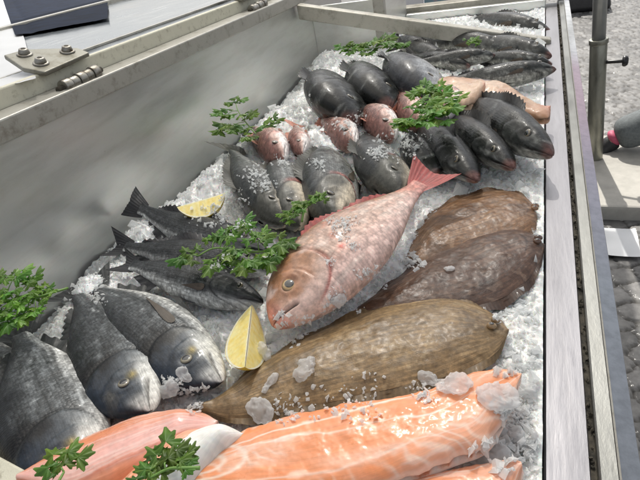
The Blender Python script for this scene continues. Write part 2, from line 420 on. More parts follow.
def fish_color(style, s, v, x, y, side, sg, seed):
    # pigment only: back, flank, belly, cheek, gill edge
    n1 = fbm(x * 30, y * 30, seed, 4, seed); n2 = fbm(x * 110, y * 170, seed, 3, seed + 3)
    st = vnoise(x * 9, y * 420 + 2 * n1, 0, seed + 5)            # fine lines along the body
    g = np.exp(-((s - sg + .13 * (v - .1) ** 2) / .008) ** 2) * ss(.95, .7, abs(v))          # edge of the gill cover
    head = 1 - ss(sg - .035, sg + .02, s + .13 * (v - .1) ** 2 + .012 * n1)
    if style == 'bream':
        c = mix((.016, .018, .022), (.13, .14, .145), ss(.95, -.15, v + .35 * n1))
        c = mix(c, (.52, .52, .50), ss(-.25, -.85, v + .18 * n1))
        c = c * (1 + .5 * st * (1 - head))[..., None] * (1 + .35 * n2)[..., None]
        c = mix(c, (.42, .44, .44), .5 * ss(.35, .75, fbm(x * 60, y * 260, 2, 3, seed + 8)) * (1 - head) * ss(.8, .2, v))
        hc = mix((.03, .045, .07), (.18, .20, .21), ss(.4, -.7, v + .35 * n1 + .2 * n2))
        hc = mix(hc, (.30, .27, .20), .4 * ss(.1, .5, n1))
        c = mix(c, hc, head * .72)
        c = c * (1 + .30 * head * fbm(x * 90, y * 90, 5, 4, seed + 44))[..., None]
        c = mix(c, (.010, .010, .012), .95 * np.clip(1.5 * np.exp(-((s - sg + .015 + .02 * n2 + .012 * st) / .036) ** 2), 0, 1) * ss(-.08, .2, v + .15 * n1))
        c = mix(c, (.55, .55, .52), ss(.075, .02, s) * ss(.9, .2, v))
        c = mix(c, (.66, .65, .60), .85 * ss(-.05, -.35, v + .1 * n1) * ss(.24, .10, s))
        c = mix(c, (.50, .38, .10), .7 * np.exp(-((s - .135) / .016) ** 2 - ((v + .02) / .10) ** 2))
        c = mix(c, (.03, .03, .03), .55 * g)
    elif style in ('bass', 'grey'):
        c = mix((.045, .05, .05), (.24, .25, .24), ss(.9, -.1, v + .3 * n1))
        c = mix(c, (.50, .50, .46), ss(-.1, -.7, v + .2 * n1))
        c = c * (1 + .3 * st)[..., None] * (1 + .3 * n2)[..., None]
        hc = mix((.10, .10, .085), (.58, .50, .38), ss(.55, -.4, v + .5 * n1))
        c = mix(c, hc, head * .9)
        c = mix(c, (.02, .018, .016), .8 * g)
        c = mix(c, (.42, .10, .07), .75 * np.exp(-((s - sg - .015 + .13 * (v - .1) ** 2) / .014) ** 2) * ss(.55, .1, v) * (style == 'bass'))
    elif style in ('dark', 'cut'):
        c = mix((.012, .014, .014), (.06, .065, .062), ss(.8, -.2, v + .45 * n1))
        c = mix(c, (.30, .30, .27), ss(-.25, -.8, v + .25 * n1))
        c = mix(c, (.22, .23, .22), .6 * ss(.2, .55, fbm(x * 45, y * 120, 3, 4, seed + 6)))
        c = c * (1 + .25 * st)[..., None] * (1 + .55 * n2)[..., None]
        c = mix(c, (.008, .008, .008), .7 * g)
        c = mix(c, (.26, .12, .10), .7 * ss(.045, .015, s + .02 * n1))
        if style == 'cut': c = mix(c, (.62, .26, .18), ss(-.35, -.5, v + .15 * n1) * ss(.5, .35, s))
    elif style == 'slim':
        c = mix((.020, .024, .028), (.085, .09, .095), ss(.9, .0, v + .25 * n1))
        c = mix(c, (.42, .43, .43), ss(-.25, -.8, v + .2 * n1))
        c = c * (1 + .35 * st)[..., None] * (1 + .3 * n2)[..., None]
        c = mix(c, (.012, .012, .015), .7 * g)
    elif style == 'silver':
        c = mix((.045, .048, .055), (.30, .31, .32), ss(.9, .1, v + .3 * n1))
        c = mix(c, (.62, .58, .54), ss(-.2, -.8, v + .2 * n1))
        c = c * (1 + .2 * st)[..., None] * (1 + .25 * n2)[..., None]
        c = mix(c, (.55, .16, .10), .8 * np.exp(-((s - sg - .02) / .03) ** 2) * ss(.4, -.2, v))
    elif style == 'pinkish':
        c = mix((.20, .10, .085), (.50, .33, .28), ss(.8, .2, v + .5 * n1))
        c = mix(c, (.84, .79, .76), ss(.25, -.25, v + .3 * n1))
        c = mix(c, (.45, .12, .09), .6 * np.exp(-((s - sg + .02) / .02) ** 2) * ss(.5, 0, v))
        c = c * (1 + .25 * n2)[..., None]
        c = mix(c, (.20, .05, .035), .5 * g)
    else:  # red
        c = mix((.30, .17, .11), (.56, .38, .31), ss(.95, .05, v + .35 * n1))
        c = mix(c, (.78, .56, .49), ss(.1, -.7, v + .3 * n1))
        bl = ss(.12, .55, fbm(x * 42, y * 60, 1, 4, seed + 9))
        c = mix(c, (.52, .17, .10), .55 * bl * ss(-.6, .3, v) )
        c = mix(c, (.80, .68, .60), .45 * ss(.05, .5, fbm(x * 50, y * 110, 4, 4, seed + 19)) * (1 - head))
        c = mix(c, (.40, .22, .10), .4 * ss(.1, .5, fbm(x * 26, y * 40, 9, 4, seed + 29)) * ss(-.2, .5, v))
        hc = mix((.38, .17, .08), (.74, .50, .38), ss(.45, -.5, v + .5 * n1))
        hc = mix(hc, (.34, .14, .05), .6 * ss(.0, .45, fbm(x * 45, y * 45, 2, 4, seed + 2)))
        hc = mix(hc, (.78, .62, .52), .6 * ss(.1, .5, fbm(x * 38, y * 60, 6, 4, seed + 12)))
        hc = mix(hc, (.62, .22, .14), ss(.07, .01, s))
        c = mix(c, hc * np.array([.95, 1.03, 1.15]), head * .85)
        c = mix(c, (.42, .06, .04), .75 * g * ss(.5, -.3, v))
        c = mix(c, (.62, .08, .05), .9 * np.exp(-((s - .335) / .012) ** 2 - ((v + .12) / .07) ** 2))
        c = mix(c, (.55, .16, .13), ss(.72, .86, s) * .7)
    dk = {'bream': .54, 'slim': .42, 'dark': .42, 'cut': .45, 'bass': .6, 'grey': .62, 'silver': .75}.get(style, 1)
    lum = c.mean(-1, keepdims=True)
    c = c * np.where(lum < .3, dk + (1 - dk) * np.clip(lum / .3, 0, 1) ** 1.5, 1)
    # mouth slit
    vm_ = -.12 - 3.0 * s
    mo = np.exp(-((v - vm_) / .07) ** 2) * ss(.105, .085, s)
    c = mix(c, (.02, .012, .01), .85 * mo)
    return c

def make_fish(name, label, cat, group, head, tail, z, style='bream', shape='bream', dors=(0, -1), roll=0.,
              ztail=None, bend=0., depth=1., thick=1., eye_col=(.26, .23, .16), nu=150, nv=72, mat=None,
              fins=True, mouth_open=0., seed=None, hidden_tail=False, gape=0., pect=True, Lm=None, pitch=None, belly_fins=True):
    seed = seed if seed is not None else rs.randint(1000)
    P = PROFILES[shape]; sg = P['sg']
    ztail = z if ztail is None else ztail
    A = at(*head, z); B = at(*tail, ztail); L = np.linalg.norm(B - A); Xd = (B - A) / L
    if Lm is not None:
        fl = np.array([Xd[0], Xd[1], 0]); fl /= np.linalg.norm(fl); pt = math.radians(pitch or 0)
        L = Lm; Xd = fl * math.cos(pt) - np.array([0, 0, math.sin(pt)])
    mid = ((head[0] + tail[0]) / 2, (head[1] + tail[1]) / 2)
    hint = at(mid[0] + dors[0], mid[1] + dors[1], z) - at(*mid, z)
    hint = hint - Xd * hint.dot(Xd); hint /= np.linalg.norm(hint)
    up = np.array([0, 0, 1.]) - Xd * Xd[2]; up = up - hint * up.dot(hint); up /= np.linalg.norm(up)
    r = math.radians(roll)
    Yd = math.cos(r) * hint + math.sin(r) * up
    Zd = np.cross(Xd, Yd)
    mw = Matrix(((Xd[0], Yd[0], Zd[0], A[0]), (Xd[1], Yd[1], Zd[1], A[1]), (Xd[2], Yd[2], Zd[2], A[2]), (0, 0, 0, 1)))
    vis = 1.0 if Zd[2] > 0 else -1.0
    root = empty(name, label, cat, group, mw)
    mat = mat or M_SKIN
    def warp(V):
        V = np.array(V, float); s = V[:, 0] / L
        V[:, 1] += bend * L * (s - .3) ** 2 * np.where(s > .3, 1, .4)
        V[:, 2] += .010 * L * np.sin(s * 7 + seed)
        return V
    def ring(s, phi):
        top = prof(P, 'top', s) * depth; bot = prof(P, 'bot', s) * depth; th = prof(P, 'th', s) * thick
        yc = np.cos(phi); zc = np.sin(phi)
        y = np.where(yc > 0, top, bot) * np.sign(yc) * abs(yc) ** .92 * L
        z_ = th * np.sign(zc) * abs(zc) ** .88 * L
        v = yc
        e = s + .13 * (v - .1) ** 2
        gm = ss(1.0, .7, abs(v)); m_ = 1 + gm * (.05 * np.exp(-((sg - e) / .05) ** 2) * (e < sg) - .07 * np.exp(-((e - sg) / .007) ** 2))
        e2 = s + .10 * (v + .05) ** 2; s2 = sg * .70
        m_ = m_ + gm * (.04 * np.exp(-((s2 - e2) / .02) ** 2) * (e2 < s2) - .04 * np.exp(-((e2 - s2) / .006) ** 2))
        m_ = m_ + gape * .5 * np.exp(-((e - sg + .01) / .02) ** 2)
        vm_ = -.12 - 3.0 * s
        m_ = m_ - .28 * np.exp(-((v - vm_) / .07) ** 2) * ss(.105, .085, s)
        m_ = m_ + .05 * (np.exp(-((v - vm_ - .2) / .09) ** 2)) * ss(.10, .06, s)
        ex = (s - .125) * L; ey = y - .034 * L * depth; d = np.hypot(ex, ey) / (.026 * L)
        m_ = m_ + .05 * np.exp(-((d - 1.25) / .25) ** 2) - .10 * np.exp(-(d / .8) ** 2)
        n = fbm(s * L * 60 + seed, y * 60, z_ * 60, 3, seed)
        z_ = z_ * (m_ + .035 * n)
        return s * L, y, z_, v
    s = np.linspace(0, 1, nu) ** 1.35 * .865
    phi = np.linspace(0, 2 * np.pi, nv, endpoint=False)
    Sg, Pg = np.meshgrid(s, phi, indexing='ij')
    x, y, z_, v = ring(Sg, Pg)
    c = fish_color(style, Sg, v, x, y, np.sign(z_), sg, seed)
    V = warp(np.stack([x, y, z_], -1).reshape(-1, 3))
    n0 = len(V)
    V = np.vstack([V, warp([[s[-1] * L + .002 * L, 0, 0], [-.002 * L, -.003 * L, 0]])])
    F = [tuple(f) for f in grid_faces(nu, nv, True)]
    Fa = np.array(F)
    capf = [[(nu - 1) * nv + k, (nu - 1) * nv + (k + 1) % nv, n0, n0] for k in range(nv)] + [[(k + 1) % nv, k, n0 + 1, n0 + 1] for k in range(nv)]
    faces = [list(map(int, f)) for f in F] + [f[:3] for f in capf]
    cc = c.reshape(-1, 3); cc = np.vstack([cc, cc[n0 - 1], [.05, .02, .02]])
    hm = .12 + .88 * ss(sg - .05, sg + .03, Sg + .13 * (v - .1) ** 2)
    uv = np.stack([x.ravel(), y.ravel() + .5 * np.sign(z_).ravel(), hm.ravel()], -1)
    uv = np.vstack([uv, uv[-1], uv[0]])
    body = mesh_obj('body', V, faces, mat, root, cc, True, uv)
    def surf(sx, yy):
        """z of the skin at body coordinates, on the visible side"""
        sx = np.asarray(sx, float); yy = np.asarray(yy, float)
        top = prof(P, 'top', sx) * depth * L; bot = prof(P, 'bot', sx) * depth * L; th = prof(P, 'th', sx) * thick * L
        q = np.clip(abs(yy) / np.where(yy > 0, top, bot), 0, 1) ** (1 / .92)
        return th * np.sqrt(np.clip(1 - q * q, 0, 1)) ** .88
    # eyes
    ecol = eye_col if style in ('bream', 'red') else (.16, .13, .08)
    for sd in (vis, -vis):
        er = .021 * L * {'bream': .95, 'red': 1.25, 'pinkish': 1.15}.get(style, .85); es = .125; ey = .034 * L * depth; ez = surf(es, ey) * .90
        nl, nk = 14, 24; EV = []; EC = []
        for i in range(nl):
            t = math.pi * .5 * i / (nl - 1)
            for k in range(nk):
                p = 2 * math.pi * k / nk
                EV.append((es * L + er * math.sin(t) * math.cos(p), ey + er * math.sin(t) * math.sin(p), sd * (ez + er * .40 * math.cos(t))))
                rr = math.sin(t)
                EC.append((.006, .006, .008) if rr < .60 else (tuple(min(1, q * 1.5) for q in ecol) if rr < .66 else (tuple(q * (1.0 - .6 * ss(.75, 1, rr)) for q in ecol))))
        mesh_obj('eye', warp(EV), grid_faces(nl, nk, True), M_EYE, root, np.array(EC))
        if style in ('dark',) or hidden_tail and sd != vis: break
    fc = {'bream': (.035, .037, .037), 'bass': (.07, .07, .06), 'grey': (.07, .07, .06), 'dark': (.02, .02, .02), 'cut': (.02, .02, .02), 'slim': (.03, .03, .033),
          'silver': (.12, .12, .12), 'pinkish': (.5, .22, .16), 'red': (.36, .085, .075)}[style]
    def sheet(nm, fx, nU, nW, colf):
        u, w = np.meshgrid(np.linspace(0, 1, nU), np.linspace(-1, 1, nW), indexing='ij')
        X, Y_, Z_ = fx(u, w)
        mesh_obj(nm, warp(np.stack([X, Y_, Z_], -1).reshape(-1, 3)), grid_faces(nU, nW), M_FIN, root, colf(u, w).reshape(-1, 3), True,
                 np.stack([X.ravel(), Y_.ravel()], -1))
    def ray_col(u, w, k=40, c0=fc):
        rr = .5 + .5 * np.sin(w * k + 3 * vnoise(u * 3, w * 3, 0, seed))
        e = vnoise(u * 5, w * 14, 1, seed)
        return mix(tuple(q * .6 for q in c0), tuple(min(1, q * 1.7) for q in c0), rr * (.3 if style == 'red' else .6) + .2 + .15 * e)
    if not hidden_tail:
        def tf(u, w):
            fork = (.86 + .14 * abs(w) ** 1.2) if style == 'red' else (.66 + .34 * abs(w) ** 1.2)
            X = (.825 + .175 * u * fork) * L; Yy = w * (.036 + {'red': .080, 'slim': .046, 'dark': .07}.get(style, .10) * u ** .9) * L * depth ** .3
            Z_ = (.007 * (1 - u) + .0018 * u * np.sin(w * 30)) * L * .6 + .02 * L * u * np.sin(w * 2.2 + seed)
            return X, Yy, Z_
        sheet('tail_fin', tf, 22, 61, ray_col)
    if fins:
        def df(u, w):
            sx = .28 + (w + 1) / 2 * .46
            t = prof(P, 'top', sx) * depth * L
            h = (.052 * np.sin(np.pi * np.clip((w + 1) / 2, 0, 1) ** .6) ** .6 + .006 * np.sin(w * 55)) * L
            return (sx + .03 * u) * L, t * .97 + u * h * .8, vis * (-.004 * L * u + .012 * L * u * np.sin(w * 6 + seed))
        sheet('dorsal_fin', df, 8, 90, lambda u, w: ray_col(u, w, 75))
        def af(u, w):
            sx = .60 + (w + 1) / 2 * .16
            t = prof(P, 'bot', sx) * depth * L
            return (sx + .04 * u) * L, -t * .97 - u * .045 * L * (1 - .5 * (w + 1) / 2), .006 * L * u * np.sin(w * 9)
        if belly_fins: sheet('anal_fin', af, 7, 30, ray_col)
        def pf(u, w):
            sx = .33 + .07 * u; t = prof(P, 'bot', sx) * depth * L
            return (sx + .05 * u) * L + w * .012 * L, -t * .93 - u * .018 * L + w * .008 * L, vis * (.012 * L + .02 * L * u)
        if belly_fins: sheet('pelvic_fin', pf, 8, 16, ray_col)
    if pect:
        def pc(u, w):
            ln = .22 if shape == 'bream' else .12
            X = (sg + .012 + ln * u) * L; Yy = (-.030 - .02 * u) * L * depth + w * (.006 + .014 * np.sin(np.pi * np.clip(u, 0, 1) ** .6) ** .8) * L * (1 - .75 * u)
            Zz = surf(X / L, Yy) + (.003 + .004 * u) * L
            return X, Yy, vis * Zz
        sheet('pectoral_fin', pc, 18, 20, lambda u, w: ray_col(u, w, 22, tuple(.6 * q + k_ for q, k_ in zip(fc, (.05, .035, .022) if style != 'red' else (.1, .07, .05)))))
    return root

# ------------------------------------------------------------------ outline bodies (flatfish, fillets)
def resamp(pts, n):
    p = np.asarray(pts, float)
    for _ in range(3):   # Chaikin
        q = [p[0]]
        for a, b in zip(p[:-1], p[1:]):
            q += [a * .75 + b * .25, a * .25 + b * .75]
        p = np.array(q + [p[-1]])
    d = np.r_[0, np.cumsum(np.linalg.norm(np.diff(p, axis=0), axis=1))]; t = np.linspace(0, d[-1], n)
    return np.stack([np.interp(t, d, p[:, k]) for k in range(p.shape[1])], -1)

def slab_grid(upper, lower, z, nu, nw, w0=-1, w1=1):
    up = resamp([at(*p, z)[:2] for p in upper], nu); lo = resamp([at(*p, z)[:2] for p in lower], nu)
    w = np.linspace(w0, w1, nw)
    t = (w + 1) / 2
    XY = lo[:, None, :] * (1 - t)[None, :, None] + up[:, None, :] * t[None, :, None]
    u = np.linspace(0, 1, nu)[:, None] + 0 * w[None, :]
    return XY, u, np.broadcast_to(w, u.shape)

def slab(name, parent, upper, lower, z, T, colf, mat, nu=200, nw=90, wl=1.0, powr=2.4, lump=.0, seed=1, u0=.04, u1=.04, tilt=0., edge_n=.0, ex=.55, skirt=.012):
    th = np.linspace(-math.pi / 2, math.pi / 2, nw)
    XY, u, w = slab_grid(upper, lower, z, nu, nw)
    # resample w so the rim is dense
    ws = np.sin(th) * wl
    lo = XY[:, 0, :]; upv = XY[:, -1, :]
    t = (ws + 1) / 2
    XY = lo[:, None, :] * (1 - t)[None, :, None] + upv[:, None, :] * t[None, :, None]
    w = np.broadcast_to(ws / wl, u.shape)
    en = ss(0, u0, u) * ss(1, 1 - u1, u)
    prf = np.clip(1 - abs(w) ** powr, 0, 1) ** ex
    n = fbm(XY[..., 0] * 40, XY[..., 1] * 40, 0, 4, seed)
    if edge_n:
        k = edge_n * fbm(u * 30, w * 2, 3, 3, seed + 4) * abs(w) ** 4
        c_ = (lo + upv)[:, None, :] / 2
        XY = c_ + (XY - c_) * (1 + k)[..., None]
    Z = z - T * .35 + T * prf * (en * .85 + .15) + lump * n * prf + tilt * w
    Vt = np.concatenate([XY, Z[..., None]], -1).reshape(-1, 3)
    Zb = np.full(Z.shape, z - T * .35 - skirt); Zb = np.minimum(Zb, Z - .001)
    Vb = np.concatenate([lo[:, None, :] * (1 - t)[None, :, None] + upv[:, None, :] * t[None, :, None], Zb[..., None]], -1).reshape(-1, 3)
    cols = colf(u, w, XY[..., 0], XY[..., 1]).reshape(-1, 3)
    # rim faces join top and underside
    m = nu * nw
    bnd = [i * nw for i in range(nu)] + [(nu - 1) * nw + j for j in range(1, nw)] + [i * nw + nw - 1 for i in range(nu - 2, -1, -1)] + [j for j in range(nw - 2, 0, -1)]
    F = grid_faces(nu, nw)
    Fr = np.array([[bnd[i], bnd[(i + 1) % len(bnd)], bnd[(i + 1) % len(bnd)] + m, bnd[i] + m] for i in range(len(bnd))])
    Ft = F[:, ::-1]
    V = np.vstack([Vt, Vb]); allF = np.vstack([Ft, Fr, F + m])
    root_inv = parent.matrix_world.inverted() if parent is not None else None
    if parent is not None:
        off = np.array(parent.matrix_world.translation); V = V - off
    Lu = np.linalg.norm((lo[-1] + upv[-1] - lo[0] - upv[0]) / 2); Ww = np.linalg.norm(upv - lo, axis=1).max()
    uvv = np.stack([(u * Lu + .02 * (w ** 2) + .02 * w).ravel(), (w * Ww * .5 + .10 * (u - .5) ** 2 * np.sign(w)).ravel(), np.ones(u.size)], -1); uvv = np.vstack([uvv, uvv])
    return mesh_obj(name, V, allF, mat, parent, np.vstack([cols, cols]), True, uvv)

def col_flat(base, dark, light, seed):
    def f(u, w, x, y):
        n = fbm(x * 25, y * 25, 0, 5, seed); n2 = fbm(x * 120, y * 120, 2, 4, seed + 5)
        st = vnoise(u * 14 + .9 * n, w * 26 + 1.5 * n, 0, seed + 2)          # muscle streaks
        c = mix(base, dark, .6 * ss(-.1, .6, n + .3 * n2))
        c = mix(c, light, ss(.2, .7, -n + .5 * st) * .3)
        c = c * (1 + .22 * st)[..., None] * (1 + .35 * n2)[..., None]
        ll = np.exp(-((w - .05 * np.sin(u * 5)) / .018) ** 2)
        c = mix(c, dark, .6 * ll)
        c = mix(c, dark, .75 * np.exp(-((u - .83 + .16 * (w - .1) ** 2) / .007) ** 2) * ss(.55, .35, abs(w)))
        sp = ss(.55, .7, vnoise(x * 130, y * 130, 7, seed + 11))
        c = mix(c, light, .45 * sp)
        return c
    return f

def flatfish(label, upper, lower, z, T, base, dark, light, seed, tailu=.1):
    c = at((upper[3][0] + lower[3][0]) / 2, (upper[3][1] + lower[3][1]) / 2, z)
    r = empty('flatfish', label, 'flatfish', 'brown flatfish along the right side', Matrix.Translation(Vector(c)))
    cf = col_flat(base, dark, light, seed)
    slab('body', r, upper, lower, z, T, cf, M_FLAT, 260, 110, wl=.86, lump=.0035, seed=seed, u0=.35, u1=.22, powr=2.2, ex=.95, skirt=.002)
    # frilled fins along both edges
    nu, nw = 260, 14
    for sd in (1, -1):
        XY, u, w = slab_grid(upper, lower, z, nu, 3)
        e = XY[:, -1 if sd > 0 else 0, :]; cc = XY[:, 1, :]
        k = np.linspace(0, 1, nw)
        f = .82 + .20 * k
        fr = 1 + .015 * vnoise(np.linspace(0, 60, nu), 0, 0, seed + sd)
        P_ = cc[:, None, :] + (e - cc)[:, None, :] * (f[None, :] * np.where(k[None, :] > .5, fr[:, None], 1))[..., None]
        ray = np.sin(np.linspace(0, 420, nu))[:, None]
        Z = z - T * .30 - .0035 * k[None, :] + .0003 * ray * k[None, :] + .003 * np.sin(np.linspace(0, 40, nu))[:, None] * k[None, :]
        V = np.concatenate([P_, Z[..., None]], -1).reshape(-1, 3) - c
        cb = np.array(base) * .62
        cl = mix(cb * .85, cb * 1.12, .5 + .5 * ray + 0 * k[None, :]) * (1 + .3 * fbm(P_[..., 0] * 60, P_[..., 1] * 60, 0, 3, seed))[..., None]
        o = mesh_obj('fin_fringe', V, grid_faces(nu, nw), M_FIN, r, cl.reshape(-1, 3))
    for k, (eu, ew) in enumerate(((.925, .22), (.90, -.08))):
        i = int(eu * 259); XY, u, w = slab_grid(upper, lower, z, 260, 3)
        p = XY[i, 1] + (XY[i, 2] - XY[i, 1]) * ew - c[:2]
        EV = []; EC = []
        for a in range(9):
            t = math.pi * .55 * a / 8
            for b in range(18):
                q = 2 * math.pi * b / 18
                EV.append((p[0] + .0062 * math.sin(t) * math.cos(q), p[1] + .0048 * math.sin(t) * math.sin(q), z - c[2] + T * .32 + .0052 * math.cos(t)))
                EC.append((.01, .01, .01) if math.sin(t) < .5 else tuple(x_ * 1.3 for x_ in base))
        mesh_obj('eye', EV, grid_faces(9, 18, True), M_EYE, r, np.array(EC))
    return r

def col_salmon(seed, pink=0., ring=None, chev=1.):
    def f(u, w, x, y):
        n = fbm(x * 18, y * 18, 0, 4, seed); n2 = fbm(x * 60, y * 60, 1, 3, seed + 2)
        org = np.array((.82, .29, .11)); pk = np.array((.85, .47, .34)); fat = np.array((.93, .76, .64))
        c = mix(org, pk, np.clip(pink + .45 * ss(-.1, .6, n), 0, 1))
        # long lines that part the fillet
        for k, (w0, amp, ph_) in enumerate(((.15, .16, 0), (-.45, .12, 2), (.62, .08, 4))):
            d = w - w0 - amp * np.sin(u * 5 + ph_) - .30 * fbm(u * 5, w * 1.5, ph_, 4, seed + 31)
            c = mix(c, fat, (.55 + .4 * ss(-.2, .3, vnoise(u * 9, w * 3, ph_, seed + 41))) * np.exp(-(d / (.022 + .022 * ss(0, .5, n2))) ** 2))
        # bloom and pale belly flesh towards the far end
        c = mix(c, (.86, .52, .38), .5 * ss(.05, .5, fbm(u * 4, w * 2.2, 7, 4, seed + 21) + .25 * ss(.45, .9, u) + .12))
        c = mix(c, (.93, .80, .72), .4 * ss(.3, .6, fbm(u * 7, w * 3.5, 8, 4, seed + 23)))
        # chevrons of fat
        ph2 = u * 46 * chev - 7 * abs(w - .15 + .1 * n) * chev + 4.0 * n
        ln = .5 + .5 * np.cos(ph2 * 2 * np.pi / 2.2)
        ln = ln ** 3
        zone = ss(.15, .5, vnoise(u * 4, w * 2, 3, seed + 7) + .35 * ss(.5, 1, abs(w)) + .3 * ss(.3, 0, u))
        c = mix(c, fat, .5 * ln * zone)
        if ring is not None:
            d = np.hypot((u - ring[0]) * ring[2], (w - ring[1]))
            rg = (.5 + .5 * np.cos(d * 26 + 1.5 * n)) ** 3 * ss(.62, .5, d)
            c = mix(c, fat, .75 * rg)
        c = c * (1 + .10 * n2)[..., None]
        c = mix(c, (.86, .66, .56), .7 * ss(.93, 1.0, abs(w)))
        return c
    return f

# ------------------------------------------------------------------ crushed ice
MOUNDS = []   # (x, y, radius, height)
def mound(px, py, r, h):
    p = at(px, py, h * .6); MOUNDS.append((p[0], p[1], r, h))
for a in [(235, 180, .05, .02), (285, 112, .08, .035), (320, 140, .06, .045), (355, 133, .05, .045), (400, 145, .05, .04),
          (250, 150, .05, .03), (292, 155, .05, .035), (335, 152, .05, .04), (372, 150, .05, .035), (215, 175, .07, .03),
          (160, 205, .06, .02), (430, 120, .08, .03), (330, 60, .1, .03), (430, 75, .1, .02), (500, 120, .08, .012),
          (350, 290, .03, .012), (380, 265, .04, .012), (405, 245, .03, .012), (110, 240, .08, .035), (80, 290, .06, .03), (140, 222, .06, .025),
          (200, 385, .045, .014), (425, 215, .03, .015), (290, 330, .03, .01)]:
    mound(*a)

XL, XR = -.795, .034
def ice_h(x, y):
    h = .010 * fbm(x * 9, y * 9, 0, 3, 3) + .009 * fbm(x * 38, y * 38, 0, 4, 5, .55)
    for (mx, my, r, hh) in MOUNDS:
        h = h + hh * np.exp(-(((x - mx) ** 2 + (y - my) ** 2) / (r * r)))
    edge = x - (XL + .045 + .03 * fbm(y * 7, 0 * y, 0, 3, 8))            # slumps against the steel wall
    h = h - .05 * ss(.06, -.03, edge)
    return h

def caster():
    bpy.context.view_layer.update()
    dg = bpy.context.evaluated_depsgraph_get()
    def hit(u, v):
        r = M3 @ np.array([u - 320.0, 240.0 - v, -FPX]); r /= np.linalg.norm(r)
        ok, loc, nrm, *_ = scene.ray_cast(dg, Vector((0, 0, H)), Vector(r))
        b = at(u, v, 0.004)
        if not ok or loc.z < b[2] or loc.x > .034 or loc.x < -.79: return b, np.array([0, 0, 1.])
        return np.array(loc), np.array(nrm)
    return hit

def build_ice():
    ys = [.02]
    while ys[-1] < 2.26: ys.append(ys[-1] + .0026 * max(.8, ys[-1] * 1.5))
    ys = np.array(ys); xs = np.linspace(XL + .004, XR - .002, 300)
    Xg, Yg = np.meshgrid(xs, ys, indexing='ij')
    Z = ice_h(Xg, Yg)
    d1, d2, idv = cells(Xg * 150 + 2 * fbm(Xg * 60, Yg * 60, 0, 2, 4), Yg * 150, 2)
    Z = Z + .0026 * idv - .0012 * ss(.2, .0, d2) + .0016 * fbm(Xg * 220, Yg * 220, 0, 2, 66)
    c = mix((.92, .93, .93), (.98, .98, .97), ss(-.4, .4, fbm(Xg * 20, Yg * 20, 0, 4, 9)) * .6 + .4 * idv)
    c = mix(c, (.84, .82, .74), .55 * ss(-.16, .02, Xg) * ss(1.6, .6, Yg))
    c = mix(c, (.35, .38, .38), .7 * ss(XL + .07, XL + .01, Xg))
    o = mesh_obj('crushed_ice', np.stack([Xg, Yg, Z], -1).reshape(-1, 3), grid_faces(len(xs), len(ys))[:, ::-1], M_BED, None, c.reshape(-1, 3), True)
    tag(o, 'bed of crushed ice filling the steel display case under the fish', 'ice', kind='stuff')
    return o

_BOX = np.array([(-1,-1,-1),(1,-1,-1),(1,1,-1),(-1,1,-1),(-1,-1,1),(1,-1,1),(1,1,1),(-1,1,1)], float)
_BF = np.array([(0,3,2,1),(4,5,6,7),(0,1,5,4),(1,2,6,5),(2,3,7,6),(3,0,4,7)])
def shards(cent, size, flat=(.18, .6), rnd=rs):
    n = len(cent)
    V = _BOX[None] * (1 + 1.35 * (rnd.rand(n, 8, 3) - .5))
    V[:, 4:, :2] *= (.25 + .7 * rnd.rand(n, 1, 1))
    V[..., 0] *= (.6 + .7 * rnd.rand(n, 1)); V[..., 2] *= (flat[0] + (flat[1] - flat[0]) * rnd.rand(n, 1))
    V = V * (size[:, None, None] * .5)
    q = rnd.randn(n, 4); q[:, 0] += 1.2; q /= np.linalg.norm(q, axis=1, keepdims=True)
    w, x, y, z = q.T
    R = np.stack([1-2*(y*y+z*z), 2*(x*y-z*w), 2*(x*z+y*w), 2*(x*y+z*w), 1-2*(x*x+z*z), 2*(y*z-x*w), 2*(x*z-y*w), 2*(y*z+x*w), 1-2*(x*x+y*y)], -1).reshape(n, 3, 3)
    V = np.einsum('nij,nkj->nki', R, V) + cent[:, None, :]
    F = (_BF[None] + (np.arange(n) * 8)[:, None, None]).reshape(-1, 4)
    # stop doubled faces from quads that are bent: split them into triangles
    T = np.vstack([F[:, [0, 1, 2]], F[:, [0, 2, 3]]])
    return V.reshape(-1, 3), T

def build_shards():
    # density falls with distance so that the grains stay about the same size in view
    P = []; S = []
    n = 42000
    y = .1 + 2.12 * rs.rand(n) ** 1.75; x = XL + .012 + (XR - XL - .02) * rs.rand(n)
    keep = rs.rand(n) < np.where(x < XL + .06, .5, 1)
    x = x[keep]; y = y[keep]
    sz = (.0020 + .0065 * rs.rand(len(x)) ** 3.0) * np.where(rs.rand(len(x)) < .05, 2.1, 1) * (1 + .5 * ss(.6, 2, y))
    z = ice_h(x, y) + sz * .25 + .002
    P.append(np.stack([x, y, z], -1)); S.append(sz)
    # loose heaps of grains: (px, py, radius px, number, height above the bed)
    for (u, v, r, k, zo, s0) in SPRINKLES:
        a = rs.rand(k) * 2 * np.pi; rr = r * 1.25 * rs.rand(k) ** .75 * (1 + .35 * np.sin(a * 3 + u))
        pts = np.array([HIT(u + q * math.cos(b), v + q * .7 * math.sin(b))[0] for q, b in zip(rr, a)])
        pts[:, 2] += .0005 + .003 * rs.rand(k)
        P.append(pts); S.append(s0 * .8 * (.35 + 1.1 * rs.rand(k) ** 1.8))
    P = np.vstack(P); S = np.concatenate(S)
    kp = P[:, 0] < XR - .006; P = P[kp]; S = S[kp]
    V, F = shards(P, S)
    o = mesh_obj('ice_grains', V, F, M_ICE, None, None, False)
    tag(o, 'loose grains and splinters of ice heaped between and over the fish', 'ice', kind='stuff')

